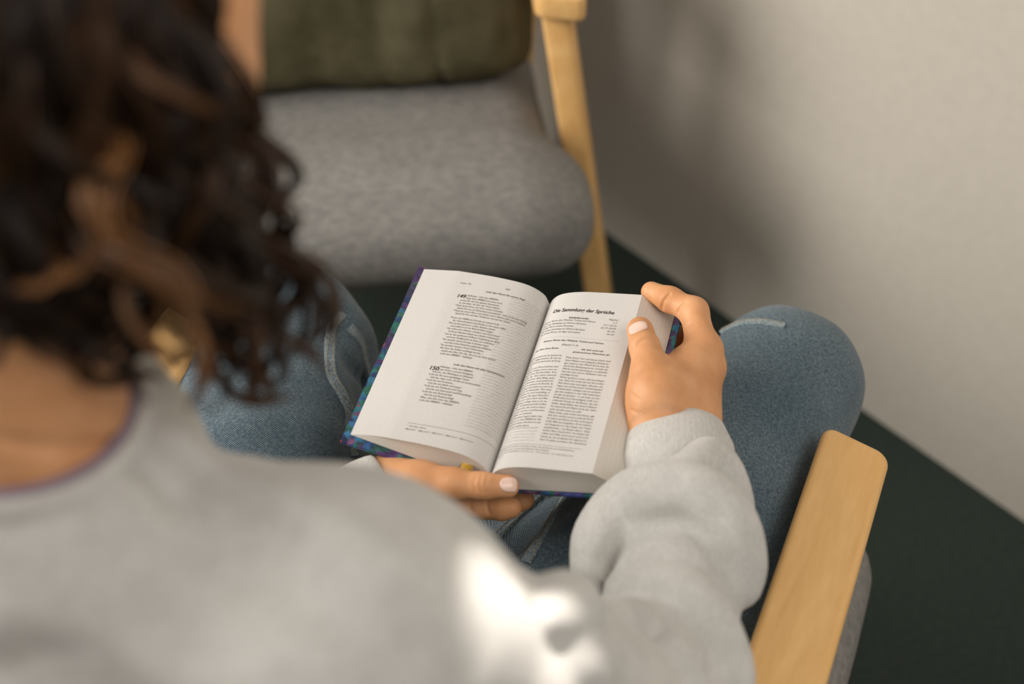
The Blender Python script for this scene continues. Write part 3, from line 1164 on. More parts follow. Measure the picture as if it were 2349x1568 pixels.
# right hand
wr_r, wr_u = A(1504, 985, 0.676), A(1580, 985, 0.656)
B += [Cone(ER, (wr_r + wr_u) / 2, 0.030, 0.026, 0.02),
      Cone(wr_r, wr_u, 0.0175, 0.0185, 0.02)]
mc = [A(1612, 800, 0.690), A(1621, 846, 0.677), A(1612, 890, 0.655), A(1600, 925, 0.638)]
cmc, tm, ti, tt_ = A(1508, 905, 0.694), A(1491, 848, 0.706), A(1479, 796, 0.7115), A(1468, 757, 0.7045)
B += [Cone(wr_r * 0.6 + wr_u * 0.4, mc[0], 0.021, 0.0145, 0.022), Cone(wr_r * 0.35 + wr_u * 0.65, mc[1], 0.02, 0.0128, 0.022),
      Cone(wr_u, mc[2], 0.0175, 0.0125, 0.022), Cone(wr_u, mc[3], 0.0165, 0.0115, 0.022),
      Cone(mc[1] + V(0.003, 0, 0.001), mc[1] + V(0.0032, 0, 0.001), 0.0118, 0.0118, 0.006), Cone(mc[0] + V(0.001, 0, 0.002), mc[0] + V(0.0012, 0, 0.002), 0.0132, 0.0132, 0.006),
      Cone(wr_r, cmc, 0.019, 0.0195, 0.016), Cone(cmc, tm, 0.0195, 0.0138, 0.014),
      Cone(cmc, mc[0] * 0.6 + cmc * 0.4, 0.017, 0.013, 0.024),
      Cone(tm, ti, 0.0138, 0.0120, 0.007), Cone(ti, tt_, 0.0124, 0.0114, 0.005, n=ray(1470, 760), s=0.85)]
B += chain([mc[0], A(1592, 714, 0.698), A(1537, 687, 0.694), A(1494, 669, 0.689)], [0.0140, 0.0118, 0.0105, 0.0092], 0.007)
B += chain([mc[1], A(1592, 768, 0.659), A(1545, 778, 0.652), A(1505, 790, 0.650)], [0.0125, 0.0108, 0.0098, 0.0088], 0.006)
B += chain([mc[2], A(1580, 840, 0.640), A(1520, 852, 0.640), A(1480, 860, 0.642)], [0.0122, 0.0105, 0.0095, 0.0085], 0.006)
B += chain([mc[3], A(1575, 895, 0.628), A(1525, 905, 0.632), A(1490, 910, 0.634)], [0.011, 0.0095, 0.0085, 0.0078], 0.006)
# left hand
lw = A(884, 1122, 0.640)
lc, lm, li, lt = A(962, 1112, 0.657), A(1038, 1110, 0.666), A(1107, 1114, 0.6695), A(1164, 1115, 0.6685)
B += [Cone(EL, WL, 0.030, 0.022, 0.02), Cone(WL, lw, 0.022, 0.023, 0.02), Cone(lw, lc, 0.023, 0.0175, 0.02), Cone(lc, lm, 0.0175, 0.0122, 0.014),
      Cone(lm, li, 0.0125, 0.0102, 0.008), Cone(li, lt, 0.0104, 0.0094, 0.006, n=ray(1164, 1115), s=0.88)]
lk = [A(1030, 1148, 0.632), A(1048, 1128, 0.620), A(1062, 1100, 0.612), A(1072, 1070, 0.607)]
for q, r in zip(lk, (0.0125, 0.0125, 0.012, 0.011)):
    B.append(Cone(lw * 0.7 + lc * 0.3 + V(0, 0, -0.012), q, 0.021, r, 0.018))
B += chain([lk[0], A(1108, 1158, 0.628), A(1150, 1163, 0.630), A(1173, 1163, 0.632)], [0.0125, 0.0105, 0.0100, 0.0088], 0.006)
B += chain([lk[1], A(1135, 1142, 0.612), A(1180, 1146, 0.617), A(1202, 1145, 0.620)], [0.0125, 0.0108, 0.0098, 0.0088], 0.006)
B += chain([lk[2], A(1160, 1085, 0.612), A(1190, 1082, 0.620), A(1210, 1080, 0.626)], [0.012, 0.0105, 0.0095, 0.0085], 0.006)
B += chain([lk[3], A(1150, 1045, 0.610), A(1175, 1040, 0.616), A(1195, 1037, 0.622)], [0.011, 0.0095, 0.0085, 0.0078], 0.006)

# skin creases as shallow grooves across the joints
GRO = []


def groove(path, depth, width):
    q = catmull(path, 8)
    GRO.append((q, depth, width, q.mean(0), np.linalg.norm(q - q.mean(0), axis=1).max() + 4 * width))


fb0 = field(B)


def G(pts, depth=0.0013, width=0.0014):
    groove([hit(fb0, *p)[0] for p in pts], depth, width)


G([(1462, 790), (1480, 780), (1500, 778), (1509, 783)])
G([(1466, 783), (1482, 774), (1502, 772)], 0.0007)
G([(1518, 709), (1524, 690), (1536, 676)], 0.0018)
G([(1556, 716), (1562, 704), (1574, 694)], 0.0020)
G([(1575, 748), (1590, 741), (1610, 739)], 0.0006)
G([(1452, 905), (1458, 910), (1466, 915)], 0.0008)
G([(1450, 940), (1460, 945), (1472, 950)], 0.0010)
G([(1094, 1093), (1088, 1108), (1093, 1124)], 0.0009)
G([(1106, 1090), (1102, 1108), (1106, 1128)], 0.0011)
G([(1118, 1090), (1114, 1108), (1118, 1128)], 0.0009)
G([(1078, 1150), (1078, 1162), (1082, 1172)], 0.0010)
G([(1118, 1150), (1118, 1162), (1122, 1175)], 0.0010)
G([(0, 1010), (60, 1022), (130, 1026), (200, 1024), (280, 1008)], 0.0035, 0.004)


def bdisp(p):
    out = np.zeros(len(p))
    c = p.mean(0)
    for q, dep, wd_, qc, R in GRO:
        if np.linalg.norm(qc - c) > R + 0.05:
            continue
        d2 = ((p[:, None] - q[None]) ** 2).sum(2).min(1)
        out += dep * np.exp(-d2 / (wd_ * wd_))
    return out


fbody = field(B, bdisp)
# fine mesh for the hands, coarser mesh for head, neck and what the clothes cover; joined into one body
R0, R1 = V(0.04, WR[1] - 0.012, 0.59), V(0.24, 1.02, 0.77)
L0, L1 = V(lw[0] - 0.004, 0.60, 0.57), V(0.055, 0.86, 0.73)
parts = [mesh_arrays(surface('hand', fbody, 0.00115, (R0, R1))), mesh_arrays(surface('hand', fbody, 0.00115, (L0, L1)))]
v_, q_ = mesh_arrays(surface('rest', fbody, 0.0026))
cen = v_[q_].mean(1)
inside = np.zeros(len(cen), bool)
for lo_, hi_ in ((R0, R1), (L0, L1)):
    inside |= ((cen > lo_ + 0.004) & (cen < hi_ - 0.004)).all(1)
q_ = q_[~inside]
used, inv_ = np.unique(q_, return_inverse=True)
parts.append((v_[used], inv_.reshape(-1, 4)))
vv_, qq_, base_ = [], [], 0
for a_, b_ in parts:
    vv_.append(a_)
    qq_.append(b_ + base_)
    base_ += len(a_)
body = pchild('body', np_mesh('body', np.vstack(vv_), np.vstack(qq_)), M_skin)
body['label'] = 'bare skin of hands, neck and cheek'


def nail(px, py, axis_a, axis_b, wdt, ln, bend, tip=0.5):
    c, nrm = hit(fbody, px, py)
    ax = axis_b - axis_a
    ax = ax - nrm * (ax @ nrm)
    ax /= np.linalg.norm(ax)
    sd = np.cross(nrm, ax)
    v, f = [], []
    nu, nv = 15, 15
    for j in range(nv):
        for i in range(nu):
            a, b_ = i / (nu - 1) * 2 - 1, j / (nv - 1) * 2 - 1
            # rounded plan: round at the cuticle, squarer at the free edge
            e = 2.2 if b_ < 0 else 6.0
            m = max((abs(a) ** e + abs(b_) ** e) ** (1 / e), 1e-6)
            mm = max(abs(a), abs(b_), 1e-6)
            x, y = a * mm / m, b_ * mm / m
            z = 0.0004 - bend * (x * x) * wdt - 0.10 * y * y * ln * (1 if y > 0 else 0.5)
            v.append(c + sd * x * wdt / 2 + ax * y * ln / 2 + nrm * 0.0005)
    v = np.array(v)
    for _ in range(3):
        v = v - nrm * np.clip(fbody(v) - 0.0004, -0.004, 0.004)[:, None]
    for j in range(nv - 1):
        for i in range(nu - 1):
            q = j * nu + i
            f.append((q, q + 1, q + nu + 1, q + nu))
    o = pchild('fingernail', mesh('fingernail', v, f), M_nail, body)
    s = o.modifiers.new('s', 'SOLIDIFY')
    s.thickness = 0.0011
    s.offset = 0
    return o


nail(1463, 752, ti, tt_, 0.0158, 0.0165, 0.14)
nail(1166, 1111, li, lt, 0.0112, 0.0138, 0.16)
# eyes
for s in (-1, 1):
    me = bpy.data.meshes.new('eye')
    bm = bmesh.new()
    bmesh.ops.create_uvsphere(bm, u_segments=16, v_segments=10, radius=0.0125)
    bm.to_mesh(me)
    bm.free()
    me.transform(Matrix.Translation(Vector(hd(s * 0.032, 0.077, -0.001))))
    pchild('eye', me, M_eye, body)

# --- jeans
KR = A(1792, 872, 0.545)
KL = A(655, 798, 0.545)
J = [Cone(HIPR, KR, 0.104, 0.066, 0.04), Cone(HIPL, KL, 0.104, 0.080, 0.04),
     Cone(HIPR + hr * 0.12, KR + hr * 0.012 - V(0, 0, 0.012), 0.088, 0.058, 0.05), Cone(HIPL - hr * 0.06, KL - hr * 0.03, 0.09, 0.066, 0.05),
     Cone(HIPR, HIPL, 0.10, 0.10, 0.05), Cone(HIPR + V(0, 0, 0.04), HIPL + V(0, 0, 0.04), 0.09, 0.09, 0.05),
     Cone(HIPR * 0.5 + HIPL * 0.5, HIPR * 0.5 + HIPL * 0.5 + V(-0.03, -0.06, 0.16), 0.11, 0.12, 0.05),
     Cone((HIPR + HIPL) / 2, A(1190, 1170, 0.455), 0.10, 0.055, 0.06),
     Cone(KR, KR + V(0.02, -0.01, -0.42), 0.066, 0.058, 0.02), Cone(KL, KL + V(0.02, -0.01, -0.42), 0.074, 0.058, 0.02)]
nj = noise3((0.06, 0.06, 0.06), 21)
FOLD = []


def fold(pts, amp, wid):
    q = catmull(pts, 8)
    FOLD.append((q, amp, wid, q.mean(0), np.linalg.norm(q - q.mean(0), axis=1).max() + 3.2 * wid))


def folds(p, lst):
    out = np.zeros(len(p))
    c = p.mean(0)
    for q, am, wd_, qc, R in lst:
        if np.linalg.norm(qc - c) > R + 0.08:
            continue
        d2 = ((p[:, None] - q[None]) ** 2).sum(2).min(1)
        out -= am * np.exp(-d2 / (wd_ * wd_))
    return out


fj0 = field(J)


def FJ(pts, amp, wid):
    fold([hit(fj0, *p, 0.9)[0] for p in pts], amp, wid)


FJ([(740, 690), (790, 715), (850, 800), (880, 900)], 0.010, 0.018)
FJ([(745, 730), (765, 850), (805, 960), (820, 1040)], 0.008, 0.012)
FJ([(775, 720), (800, 830), (850, 950)], -0.010, 0.010)
FJ([(430, 930), (560, 900), (700, 860)], 0.004, 0.02)
FJ([(480, 990), (640, 960), (760, 990)], 0.005, 0.018)
FJ([(1200, 1290), (1330, 1200), (1420, 1150)], 0.006, 0.014)
FJ([(1130, 1240), (1180, 1190), (1250, 1120)], 0.006, 0.008)
FJ([(1165, 1260), (1220, 1200), (1290, 1125)], -0.012, 0.014)
JF = list(FOLD)
fjeans = field(J, lambda p: folds(p, JF) + 0.0022 * nj(p))
jeans = pchild('jeans', surface('jeans', fjeans, 0.0048), M_denim)
jeans['label'] = 'blue denim jeans'


def twill(me):
    n = len(me.vertices)
    co = np.zeros(n * 3)
    me.vertices.foreach_get('co', co)
    co = co.reshape(-1, 3)
    best = None
    for a_, b_, sg in ((HIPR, KR, 1), (HIPL, KL, -1)):
        ax = (b_ - a_) / np.linalg.norm(b_ - a_)
        x_ = np.cross(ax, V(0, 0, 1))
        x_ /= np.linalg.norm(x_)
        y_ = np.cross(x_, ax)
        q = co - a_
        t_ = q @ ax
        th_ = np.arctan2(q @ x_, q @ y_)
        rad_ = np.sqrt((q @ x_) ** 2 + (q @ y_) ** 2)
        c = (t_ * 0.75 + sg * 0.085 * th_) * 2 * math.pi / 0.0018
        best = (c, rad_) if best is None else (np.where(rad_ < best[1], c, best[0]), None)
    at = me.attributes.new('twill', 'FLOAT', 'POINT')
    at.data.foreach_set('value', best[0].astype(np.float32))


twill(jeans.data)


def seam(pts, w=0.0045):
    """flat-felled seam: a raised strip with a row of stitches along each edge"""
    P, N_ = [], []
    for p in catmull([(x, y) for x, y in pts], 8):
        a_, n_ = hit(fjeans, *p, 0.9)
        P.append(a_)
        N_.append(n_)
    P, N_ = np.array(P), np.array(N_)
    for _ in range(3):
        P[1:-1] = (P[:-2] + 2 * P[1:-1] + P[2:]) / 4
        N_[1:-1] = (N_[:-2] + 2 * N_[1:-1] + N_[2:]) / 4
    T = np.gradient(P, axis=0)
    T /= np.linalg.norm(T, axis=1)[:, None]
    Sd = np.cross(T, N_)
    Sd /= np.linalg.norm(Sd, axis=1)[:, None]
    prof = [(-1, -0.0025), (-0.95, 0.0012), (-0.6, 0.0019), (0, 0.0016), (0.6, 0.0019), (0.95, 0.0012), (1, -0.0025)]
    m = len(prof)
    v = np.concatenate([P[:, None] + Sd[:, None] * (a_ * w) + N_[:, None] * h_ for a_, h_ in prof], 1).reshape(-1, 3)
    n = len(P)
    f = [(i * m + j, i * m + j + 1, (i + 1) * m + j + 1, (i + 1) * m + j) for i in range(n - 1) for j in range(m - 1)]
    mi = [0] * len(f)
    v = list(v)
    L = np.concatenate([[0], np.cumsum(np.linalg.norm(np.diff(P, axis=0), axis=1))])
    for e in (-0.62, 0.62):
        s_ = 0.001
        while s_ < L[-1] - 0.004:
            seg = []
            for q in np.linspace(s_, s_ + 0.0024, 3):
                c_ = np.array([np.interp(q, L, (P + Sd * (e * w) + N_ * 0.0021)[:, k]) for k in range(3)])
                seg.append(c_)
            tv, tf, _, _ = tube([np.array(seg)], [0.00042], 4)
            b_ = len(v)
            v += list(tv)
            f += [tuple(int(i + b_) for i in q_) for q_ in tf]
            mi += [1] * len(tf)
            s_ += 0.0034
    me = mesh('seam', v, f)
    me.materials.append(M_seam)
    me.materials.append(M_thread)
    me.polygons.foreach_set('material_index', mi)
    return pchild('seam', me, None, jeans)


seam([(785, 716), (760, 755), (757, 850), (782, 899), (803, 945), (800, 985), (812, 1045)], 0.0055)
seam([(800, 750), (828, 784), (838, 830), (856, 880)], 0.005)
seam([(1135, 1232), (1180, 1190), (1255, 1115)], 0.004)
seam([(1205, 1290), (1245, 1225), (1300, 1130)], 0.005)
seam([(1655, 760), (1695, 742), (1745, 738), (1800, 748)], 0.0035)

# --- shoes under the jeans
M_shoe = mat_noise('shoe_canvas', (0.5, 0.48, 0.45), (0.58, 0.56, 0.53), 200)
for kn in (KR, KL):
    an = kn + V(0.02, -0.01, -0.42)
    fo = V(an[0], an[1], 0.045)
    fsh = field([Cone(V(an[0], an[1], 0.14), fo - hf * 0.03, 0.042, 0.044, 0.02), Cone(fo - hf * 0.03, fo + hf * 0.14 - V(0, 0, 0.01), 0.044, 0.035, 0.03)])
    pchild('shoe', surface('shoe', fsh, 0.006), M_shoe)

# --- sweatshirt
S = [Cone(NB + V(-0.005, -0.03, -0.10), NB + V(0.02, 0.03, -0.40), 0.095, 0.155, 0.06),
     Cone(NB + V(0, 0.0, -0.045), SR, 0.060, 0.071, 0.05), Cone(NB + V(0, 0.0, -0.035), SL, 0.064, 0.066, 0.05),
     Cone(NC + V(-0.008, -0.008, -0.080), NC + V(-0.008, -0.008, -0.068), 0.072, 0.067, 0.03),
     Cone(SR + V(0, 0.01, -0.03), NB + V(0, 0.02, -0.25), 0.07, 0.14, 0.06),
     Cone(SL + V(0, 0.01, -0.03), NB + V(0, 0.02, -0.25), 0.07, 0.14, 0.06),
     Cone(SR, ER, 0.068, 0.056, 0.03), Cone(SL, EL, 0.066, 0.062, 0.03)]
# neckline: the cloth rises to meet the ribbed band
for rad_, low_, th_k in ((0.0765, 0.019, 0.0135), (0.082, 0.046, 0.018)):
    rg = [NC - nax * low_ + V(math.cos(a_), math.sin(a_), -0.05 * math.sin(a_) - 0.22 * math.cos(a_)) * rad_ for a_ in np.linspace(0, 2 * math.pi, 15)]
    S += [Cone(rg[i], rg[i + 1], th_k, th_k, 0.022) for i in range(14)]
ax0 = A(1553, 1150, 0.667)
S += [Cone(ER, A(1550, 1300, 0.688), 0.060, 0.047, 0.02),
      Cone(A(1550, 1300, 0.688), A(1553, 1180, 0.676), 0.045, 0.042, 0.012),
      Cone(A(1553, 1180, 0.674), ax0, 0.042, 0.038, 0.014),
      Cone(EL, WL, 0.055, 0.033, 0.02)]
fs1 = field(list(S))


def roll(pts, r, sink, k=0.007):
    q = []
    for x, y in pts:
        p_, n_ = hit(fs1, x, y, 0.45)
        q.append(p_ - n_ * sink)
    q = catmull(q, 3)
    rr = r * (0.55 + 0.45 * np.sin(np.linspace(0.15, math.pi - 0.15, len(q))))
    S.extend(chain(q, rr, k))


roll([(1352, 1295), (1376, 1220), (1440, 1162), (1520, 1140), (1600, 1148), (1660, 1205), (1695, 1285), (1700, 1340)], 0.029, 0.003, 0.004)
roll([(1470, 1095), (1540, 1100), (1600, 1070), (1632, 1052), (1665, 1085), (1690, 1150), (1700, 1220)], 0.018, 0.003, 0.004)
roll([(1480, 1330), (1570, 1350), (1640, 1430), (1690, 1530), (1700, 1600)], 0.019, 0.006)
roll([(1370, 1400), (1470, 1420), (1560, 1490), (1620, 1580)], 0.019, 0.006)
roll([(1250, 1412), (1295, 1392), (1332, 1402)], 0.022, 0.003, 0.005)
roll([(1300, 1460), (1350, 1500), (1400, 1570)], 0.018, 0.010)
ns = noise3((0.05, 0.06, 0.05), 31)
FOLD = []
fs0 = field(S)


def FS(pts, amp, wid):
    fold([hit(fs0, *p, 0.45)[0] for p in pts], amp, wid)


FS([(1395, 1290), (1425, 1245), (1480, 1212), (1540, 1202), (1600, 1220), (1645, 1280)], -0.010, 0.007)
FS([(1465, 1085), (1510, 1100), (1550, 1092)], -0.005, 0.006)
FS([(1640, 1180), (1670, 1240), (1690, 1300)], -0.004, 0.008)
FS([(1560, 1420), (1620, 1500), (1650, 1560)], -0.005, 0.010)
FS([(300, 1030), (420, 1130), (640, 1230)], -0.009, 0.012)
FS([(400, 1020), (540, 1100), (760, 1200), (900, 1300)], 0.008, 0.012)
FS([(460, 1260), (700, 1370), (900, 1520)], -0.009, 0.018)
FS([(60, 1380), (240, 1440), (440, 1550)], 0.008, 0.018)
SF = list(FOLD)


def sdisp(p):
    d = folds(p, SF) + 0.0022 * ns(p)
    return d


fs_base = field(S, sdisp)


def fsweat(p, near=None):
    d = fs_base(p, near)
    # neck opening
    q = p - NC
    t = q @ nax
    r = np.sqrt(np.maximum((q * q).sum(1) - t * t, 0))
    hole = np.maximum(r - (0.067 + 0.2 * np.maximum(t, 0)), -t - 0.05)
    return np.maximum(d, -hole)


fsweat.prims = S
sweat = pchild('sweatshirt', surface('sweatshirt', fsweat, 0.0042), M_sweat)
sweat['label'] = 'light grey marl sweatshirt'


def sleeve_cuff(a, b, rx, ry, nx, bulge=0.004):
    """soft ribbed tube from a (inside the sleeve) to b (open end at the wrist)"""
    d = (b - a) / np.linalg.norm(b - a)
    nx = nx - d * (nx @ d)
    nx /= np.linalg.norm(nx)
    ny = np.cross(d, nx)
    L = np.linalg.norm(b - a)
    prof = [(0, 0.0), (0.15, bulge), (0.4, bulge * 1.4), (0.7, bulge), (0.9, 0.002), (0.97, 0.0008), (1.0, -0.001), (1.0, -0.003), (0.96, -0.0045), (0.8, -0.006), (0.5, -0.007)]
    n = 72
    v, f, rb = [], [], []
    for t, o_ in prof:
        for i in range(n):
            an = i / n * 2 * math.pi
            e = o_ + 0.0012 * math.sin(3 * an + 4 * t)
            v.append(a + d * L * t + nx * (rx + e) * math.cos(an) + ny * (ry + e) * math.sin(an))
            rb.append(an * 60)
    for j in range(len(prof) - 1):
        for i in range(n):
            i2 = (i + 1) % n
            f.append((j * n + i, j * n + i2, (j + 1) * n + i2, (j + 1) * n + i))
    me = mesh('cuff', v, f)
    at = me.attributes.new('rib', 'FLOAT', 'POINT')
    at.data.foreach_set('value', rb)
    return pchild('cuff', me, M_rib, sweat)


sleeve_cuff(A(1556, 1135, 0.668), A(1556, 990, 0.668), 0.0385, 0.032, V(1, 0, 0), 0.006)
sleeve_cuff(WL + (EL - WL) * 0.12, lw + (lc - lw) * 0.12, 0.031, 0.029, V(0, 0, 1))


# neckband and the lilac edge of the shirt below it
def band(name, rad, tube_r, lift, mat, parent, k=1.0):
    c = NC + nax * lift
    a = np.cross(nax, V(0, 0, 1))
    a /= np.linalg.norm(a)
    b = np.cross(nax, a)
    n, m = 80, 12
    v, f, rb = [], [], []
    for i in range(n):
        an = i / n * 2 * math.pi
        o_ = a * math.cos(an) + b * math.sin(an)
        for j in range(m):
            am = j / m * 2 * math.pi
            v.append(c + o_ * (rad + tube_r * 0.55 * math.cos(am)) + nax * tube_r * k * math.sin(am))
            rb.append(an * 130)
    for i in range(n):
        for j in range(m):
            f.append((i * m + j, i * m + (j + 1) % m, ((i + 1) % n) * m + (j + 1) % m, ((i + 1) % n) * m + j))
    me = mesh(name, v, f)
    at = me.attributes.new('rib', 'FLOAT', 'POINT')
    at.data.foreach_set('value', rb)
    return pchild(name, me, mat, parent)


band('neckband', 0.0715, 0.011, 0.0, M_rib, sweat, 1.0)
band('undershirt_edge', 0.0655, 0.0045, 0.008, M_lilac, sweat, 1.0)

# --- hair
def hair_build():
    paths, rad, tone = [], [], []

    def lock(guide, n_str, spread, curl, turns, tn, r=0.0009, ph=None, trim=True):
        g = catmull(guide, 9)
        seg = np.concatenate([[0], np.cumsum(np.linalg.norm(np.diff(g, axis=0), axis=1))])
        N = max(16, int(seg[-1] / 0.0065))
        s = np.linspace(0, seg[-1], N)
        g = np.stack([np.interp(s, seg, g[:, i]) for i in range(3)], 1)
        t = np.gradient(g, axis=0)
        t /= np.linalg.norm(t, axis=1)[:, None] + 1e-9
        a = np.cross(t, V(0.35, 0.55, 0.1))
        a /= np.linalg.norm(a, axis=1)[:, None] + 1e-9
        b = np.cross(t, a)
        ph = RNG.random() * 6.28 if ph is None else ph
        u = s / seg[-1]
        amp = curl * np.clip(u * 2.2, 0, 1)
        hand = 1 if RNG.random() < 0.5 else -1
        th_ = ph + hand * 2 * math.pi * turns * s / 0.1
        core = g + amp[:, None] * (np.cos(th_)[:, None] * a + np.sin(th_)[:, None] * b)
        if trim:
            # keep the curls clear of the cheek, the nape and the far side of the shoulder
            v_ = core - CC
            dd = v_ @ FW
            px_ = W / 2 + FPX * (v_ @ RT) / dd
            py_ = H / 2 - FPX * (v_ @ UP) / dd
            lim = np.interp(py_, [-300, 0, 230, 330, 420, 520, 620, 800, 880, 920], [440, 512, 525, 590, 580, 625, 690, 690, 600, 470])
            if (px_ > lim).any():
                j_ = int(np.argmax(px_ > lim))
                if j_ < 9:
                    return
                core, a, b, u, N = core[:j_], a[:j_], b[:j_], u[:j_], j_
            bad = (py_[:N] > 850) & (px_[:N] < 290)
            if bad.any():
                j_ = int(np.argmax(bad))
                if j_ < 9:
                    return
                core, a, b, u, N = core[:j_], a[:j_], b[:j_], u[:j_], j_
        for _ in range(n_str):
            q = RNG.normal(size=2) * spread
            wv = 0.6 + 0.4 * np.sin(u * 5 + RNG.random() * 6)
            p = core + (q[0] * wv)[:, None] * a + (q[1] * wv)[:, None] * b + RNG.normal(size=3) * 0.0006
            cut = int(N * (0.86 + 0.14 * RNG.random()))
            paths.append(p[:cut])
            rad.append(r * (1 - 0.55 * np.linspace(0, 1, cut) ** 2))
            tone.append(np.clip(tn + RNG.normal() * 0.12, 0, 1))

    zlow = {}
    # bulk: locks rooted over the skull, combed down and outwards
    cnt = 0
    while cnt < 190:
        d = RNG.normal(size=3)
        d /= np.linalg.norm(d)
        r_, f_, u_ = d @ fr, d @ fd, d @ fu
        if u_ < -0.35 or (f_ > 0.45 and u_ < 0.55) or f_ > 0.8 or (r_ > 0.45 and f_ > 0.0 and u_ < 0.5):
            continue
        cnt += 1
        root = hd(0, -0.02, 0.035) + d * 0.090
        side = fr * np.sign(r_) * 0.5 + d * 0.6
        side = side - V(0, 0, 1) * side[2]
        side /= np.linalg.norm(side) + 1e-9
        back = f_ < 0 and abs(r_) < 0.45
        zend = (1.045 + RNG.random() * 0.05) if back else (1.05 + RNG.random() * 0.08) if r_ > 0.2 else (0.985 + RNG.random() * 0.10)
        bul = 0.022 + 0.03 * RNG.random()
        p1 = root + d * 0.016 + V(0, 0, -0.01)
        hz = max(root[2] - zend, 0.06)
        axis = hd(0, -0.008, 0)
        out = root - axis
        out[2] = 0
        ol = np.linalg.norm(out) + 1e-9
        out /= ol
        rr = 0.084 + bul * 0.5
        p2 = axis * V(1, 1, 0) + out * rr + V(0, 0, root[2] - hz * 0.38)
        p3 = axis * V(1, 1, 0) + out * (rr + 0.006) + V(0, 0, root[2] - hz * 0.7)
        p4 = axis * V(1, 1, 0) + out * (rr - (0.018 if back else 0.0)) + V(0, 0, zend)
        lock([root, p1, p2, p3, p4], 26, 0.0024, 0.009 + 0.009 * RNG.random(), 0.7 + 0.5 * RNG.random(), 0.1 + 0.75 * RNG.random() ** 2.5, 0.0010)
    # the locks that shape the outline beside the cheek and over the shoulder
    GL = [  # last value is tone; the lightest browns also carry painted window backlight
        ([(470, -120, .63), (508, 60, .645), (522, 200, .66), (575, 310, .675), (600, 380, .685), (605, 470, .70), (640, 560, .72), (690, 640, .735), (690, 740, .745), (640, 820, .755)], 0.30),
        ([(400, -120, .62), (480, 80, .63), (520, 240, .65), (560, 360, .67), (570, 460, .685), (600, 560, .70), (640, 660, .72), (660, 760, .735), (600, 850, .745)], 0.35),
        ([(340, -80, .60), (420, 120, .62), (460, 300, .64), (500, 450, .66), (540, 580, .68), (600, 680, .70), (640, 780, .72), (560, 860, .735)], 0.30),
        ([(500, 180, .65), (545, 330, .665), (600, 420, .68), (585, 520, .695), (640, 600, .71), (700, 700, .73), (670, 800, .745)], 0.45),
        ([(230, -50, .58), (300, 150, .60), (330, 350, .62), (350, 520, .645), (400, 650, .665), (440, 760, .685), (470, 860, .70), (460, 915, .71)], 0.35),
        ([(180, 50, .565), (240, 250, .58), (215, 430, .578), (270, 530, .58), (350, 620, .585), (370, 740, .60), (390, 850, .62), (420, 900, .64)], 0.78),
        ([(160, 150, .565), (230, 330, .58), (205, 460, .578), (290, 540, .58), (362, 650, .585), (375, 770, .60)], 0.85),
        ([(80, 0, .56), (120, 200, .575), (180, 380, .59), (230, 520, .61), (250, 680, .63), (280, 800, .65), (300, 900, .665)], 0.30),
        ([(250, 100, .58), (260, 260, .60), (230, 400, .61), (190, 520, .59), (250, 600, .585), (180, 630, .58), (120, 605, .58)], 0.9),
        ([(380, 0, .61), (400, 200, .63), (360, 360, .64), (400, 480, .65), (480, 560, .67), (520, 680, .69), (520, 800, .71), (470, 870, .715)], 0.4),
        ([(420, 300, .645), (470, 480, .66), (500, 620, .68), (560, 700, .70), (620, 760, .72), (560, 830, .73), (500, 800, .735)], 0.55),
        ([(300, 300, .61), (330, 450, .63), (400, 560, .65), (430, 700, .67), (500, 800, .69), (560, 870, .71), (640, 880, .73)], 0.55),
        ([(60, 300, .57), (100, 480, .59), (150, 620, .61), (160, 740, .63), (220, 820, .645), (300, 800, .655), (380, 850, .665)], 0.6),
        ([(20, 100, .56), (40, 300, .575), (60, 480, .59), (90, 640, .61), (130, 760, .63), (180, 830, .645)], 0.25),
        ([(-60, 100, .56), (-40, 350, .58), (-10, 560, .60), (30, 720, .62), (90, 810, .64)], 0.2),
    ]
    for pts, tn in GL:
        for k in range(4 if tn < 0.7 else 2):
            j = RNG.normal(size=3) * V(0.006, 0.004, 0.006)
            lock([AD(*p) + j * min(1, i * 0.5) for i, p in enumerate(pts)], 24, 0.0020, 0.008 + 0.008 * RNG.random(), 0.9 + 0.5 * RNG.random(), tn, 0.0010, trim=False)
    # locks combed from the parting over the crown
    top_ = hd(-0.006, -0.022, 0.04)
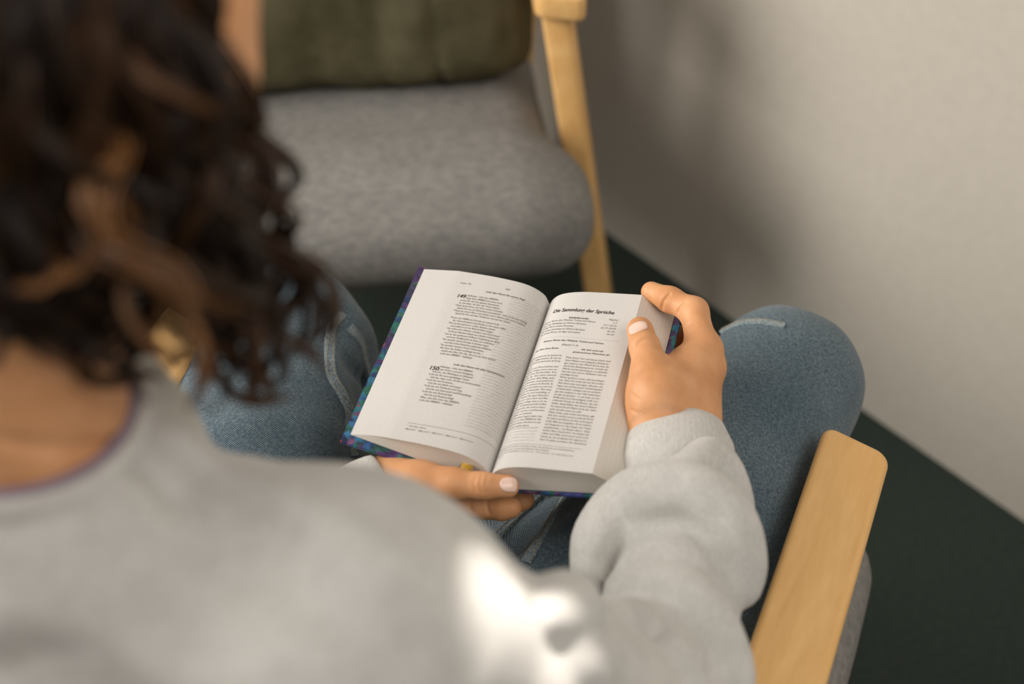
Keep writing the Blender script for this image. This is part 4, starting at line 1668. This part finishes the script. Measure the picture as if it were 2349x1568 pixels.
    for a_ in np.linspace(0, 2 * math.pi, 64, endpoint=False):
        a_ += RNG.normal() * 0.04
        t0_ = 4 + 34 * RNG.random()
        pts = []
        for th_ in np.arange(t0_, 112, 13):
            t_ = math.radians(th_)
            aa = a_ + 0.10 * math.sin(th_ / 14 + a_ * 5)
            d_ = fu * math.cos(t_) + (fr * math.cos(aa) + fd * math.sin(aa)) * math.sin(t_)
            if d_ @ fd > 0.62 and th_ > 50:
                break
            rs = np.linspace(0.05, 0.16, 111)
            fv = fHH(top_ + rs[:, None] * d_)
            pts.append(top_ + d_ * (rs[int(np.argmax(fv > 0.003))] + 0.003 * RNG.random()))
        if len(pts) > 3:
            lock(pts, 30, 0.0034, 0.0030, 0.6, 0.1 + 0.55 * RNG.random() ** 2, 0.0010)
    # locks lying over the crown and the back of the head
    for x0 in range(-220, 540, 26):
        j0, wv = RNG.normal() * 12, RNG.random() * 6.28
        pts = []
        for y in range(-330, 430 + int(RNG.random() * 120), 85):
            p_, n_ = hit(fHH, min(x0 + j0 + 30 * math.sin(y / 110 + wv) + (y + 330) * 0.03, 500), y, 0.35, 1.0)
            if fHH(p_[None])[0] < 0.004:
                pts.append(p_ + n_ * (0.006 + 0.004 * RNG.random()))
        if len(pts) > 3:
            lock(pts, 30, 0.0026, 0.004 + 0.003 * RNG.random(), 0.6, 0.1 + 0.7 * RNG.random() ** 2, 0.0010)
    vv, ff, pi, tt = tube(paths, rad, 3)
    me = np_mesh('hair', vv, ff)
    at = me.attributes.new('tone', 'FLOAT', 'POINT')
    at.data.foreach_set('value', np.array(tone)[pi].astype(np.float32))
    return me


# close-lying hair under the loose locks
HH = [Cone(hd(-0.006, -0.040, 0.034), hd(-0.006, -0.004, 0.048), 0.088, 0.083, 0.03), Cone(hd(0, -0.055, 0.0), hd(0, -0.06, -0.055), 0.075, 0.055, 0.03)]
for s in (-1, 1):
    HH.append(Cone(hd(s * 0.05, -0.035, 0.02), hd(s * 0.052, -0.04, -0.06), 0.036, 0.026, 0.03))
fHH = field(HH)
hair = pchild('hair', hair_build(), M_hair)
hair['label'] = 'loose dark brown curls falling over one shoulder'
nhb = noise3((0.02, 0.02, 0.05), 5)
me = surface('hair_base', field(HH, lambda p: 0.003 * nhb(p)), 0.004)
at = me.attributes.new('tone', 'FLOAT', 'POINT')
at.data.foreach_set('value', np.full(len(me.vertices), 0.12, np.float32))
pchild('hair_base', me, M_hair, hair)
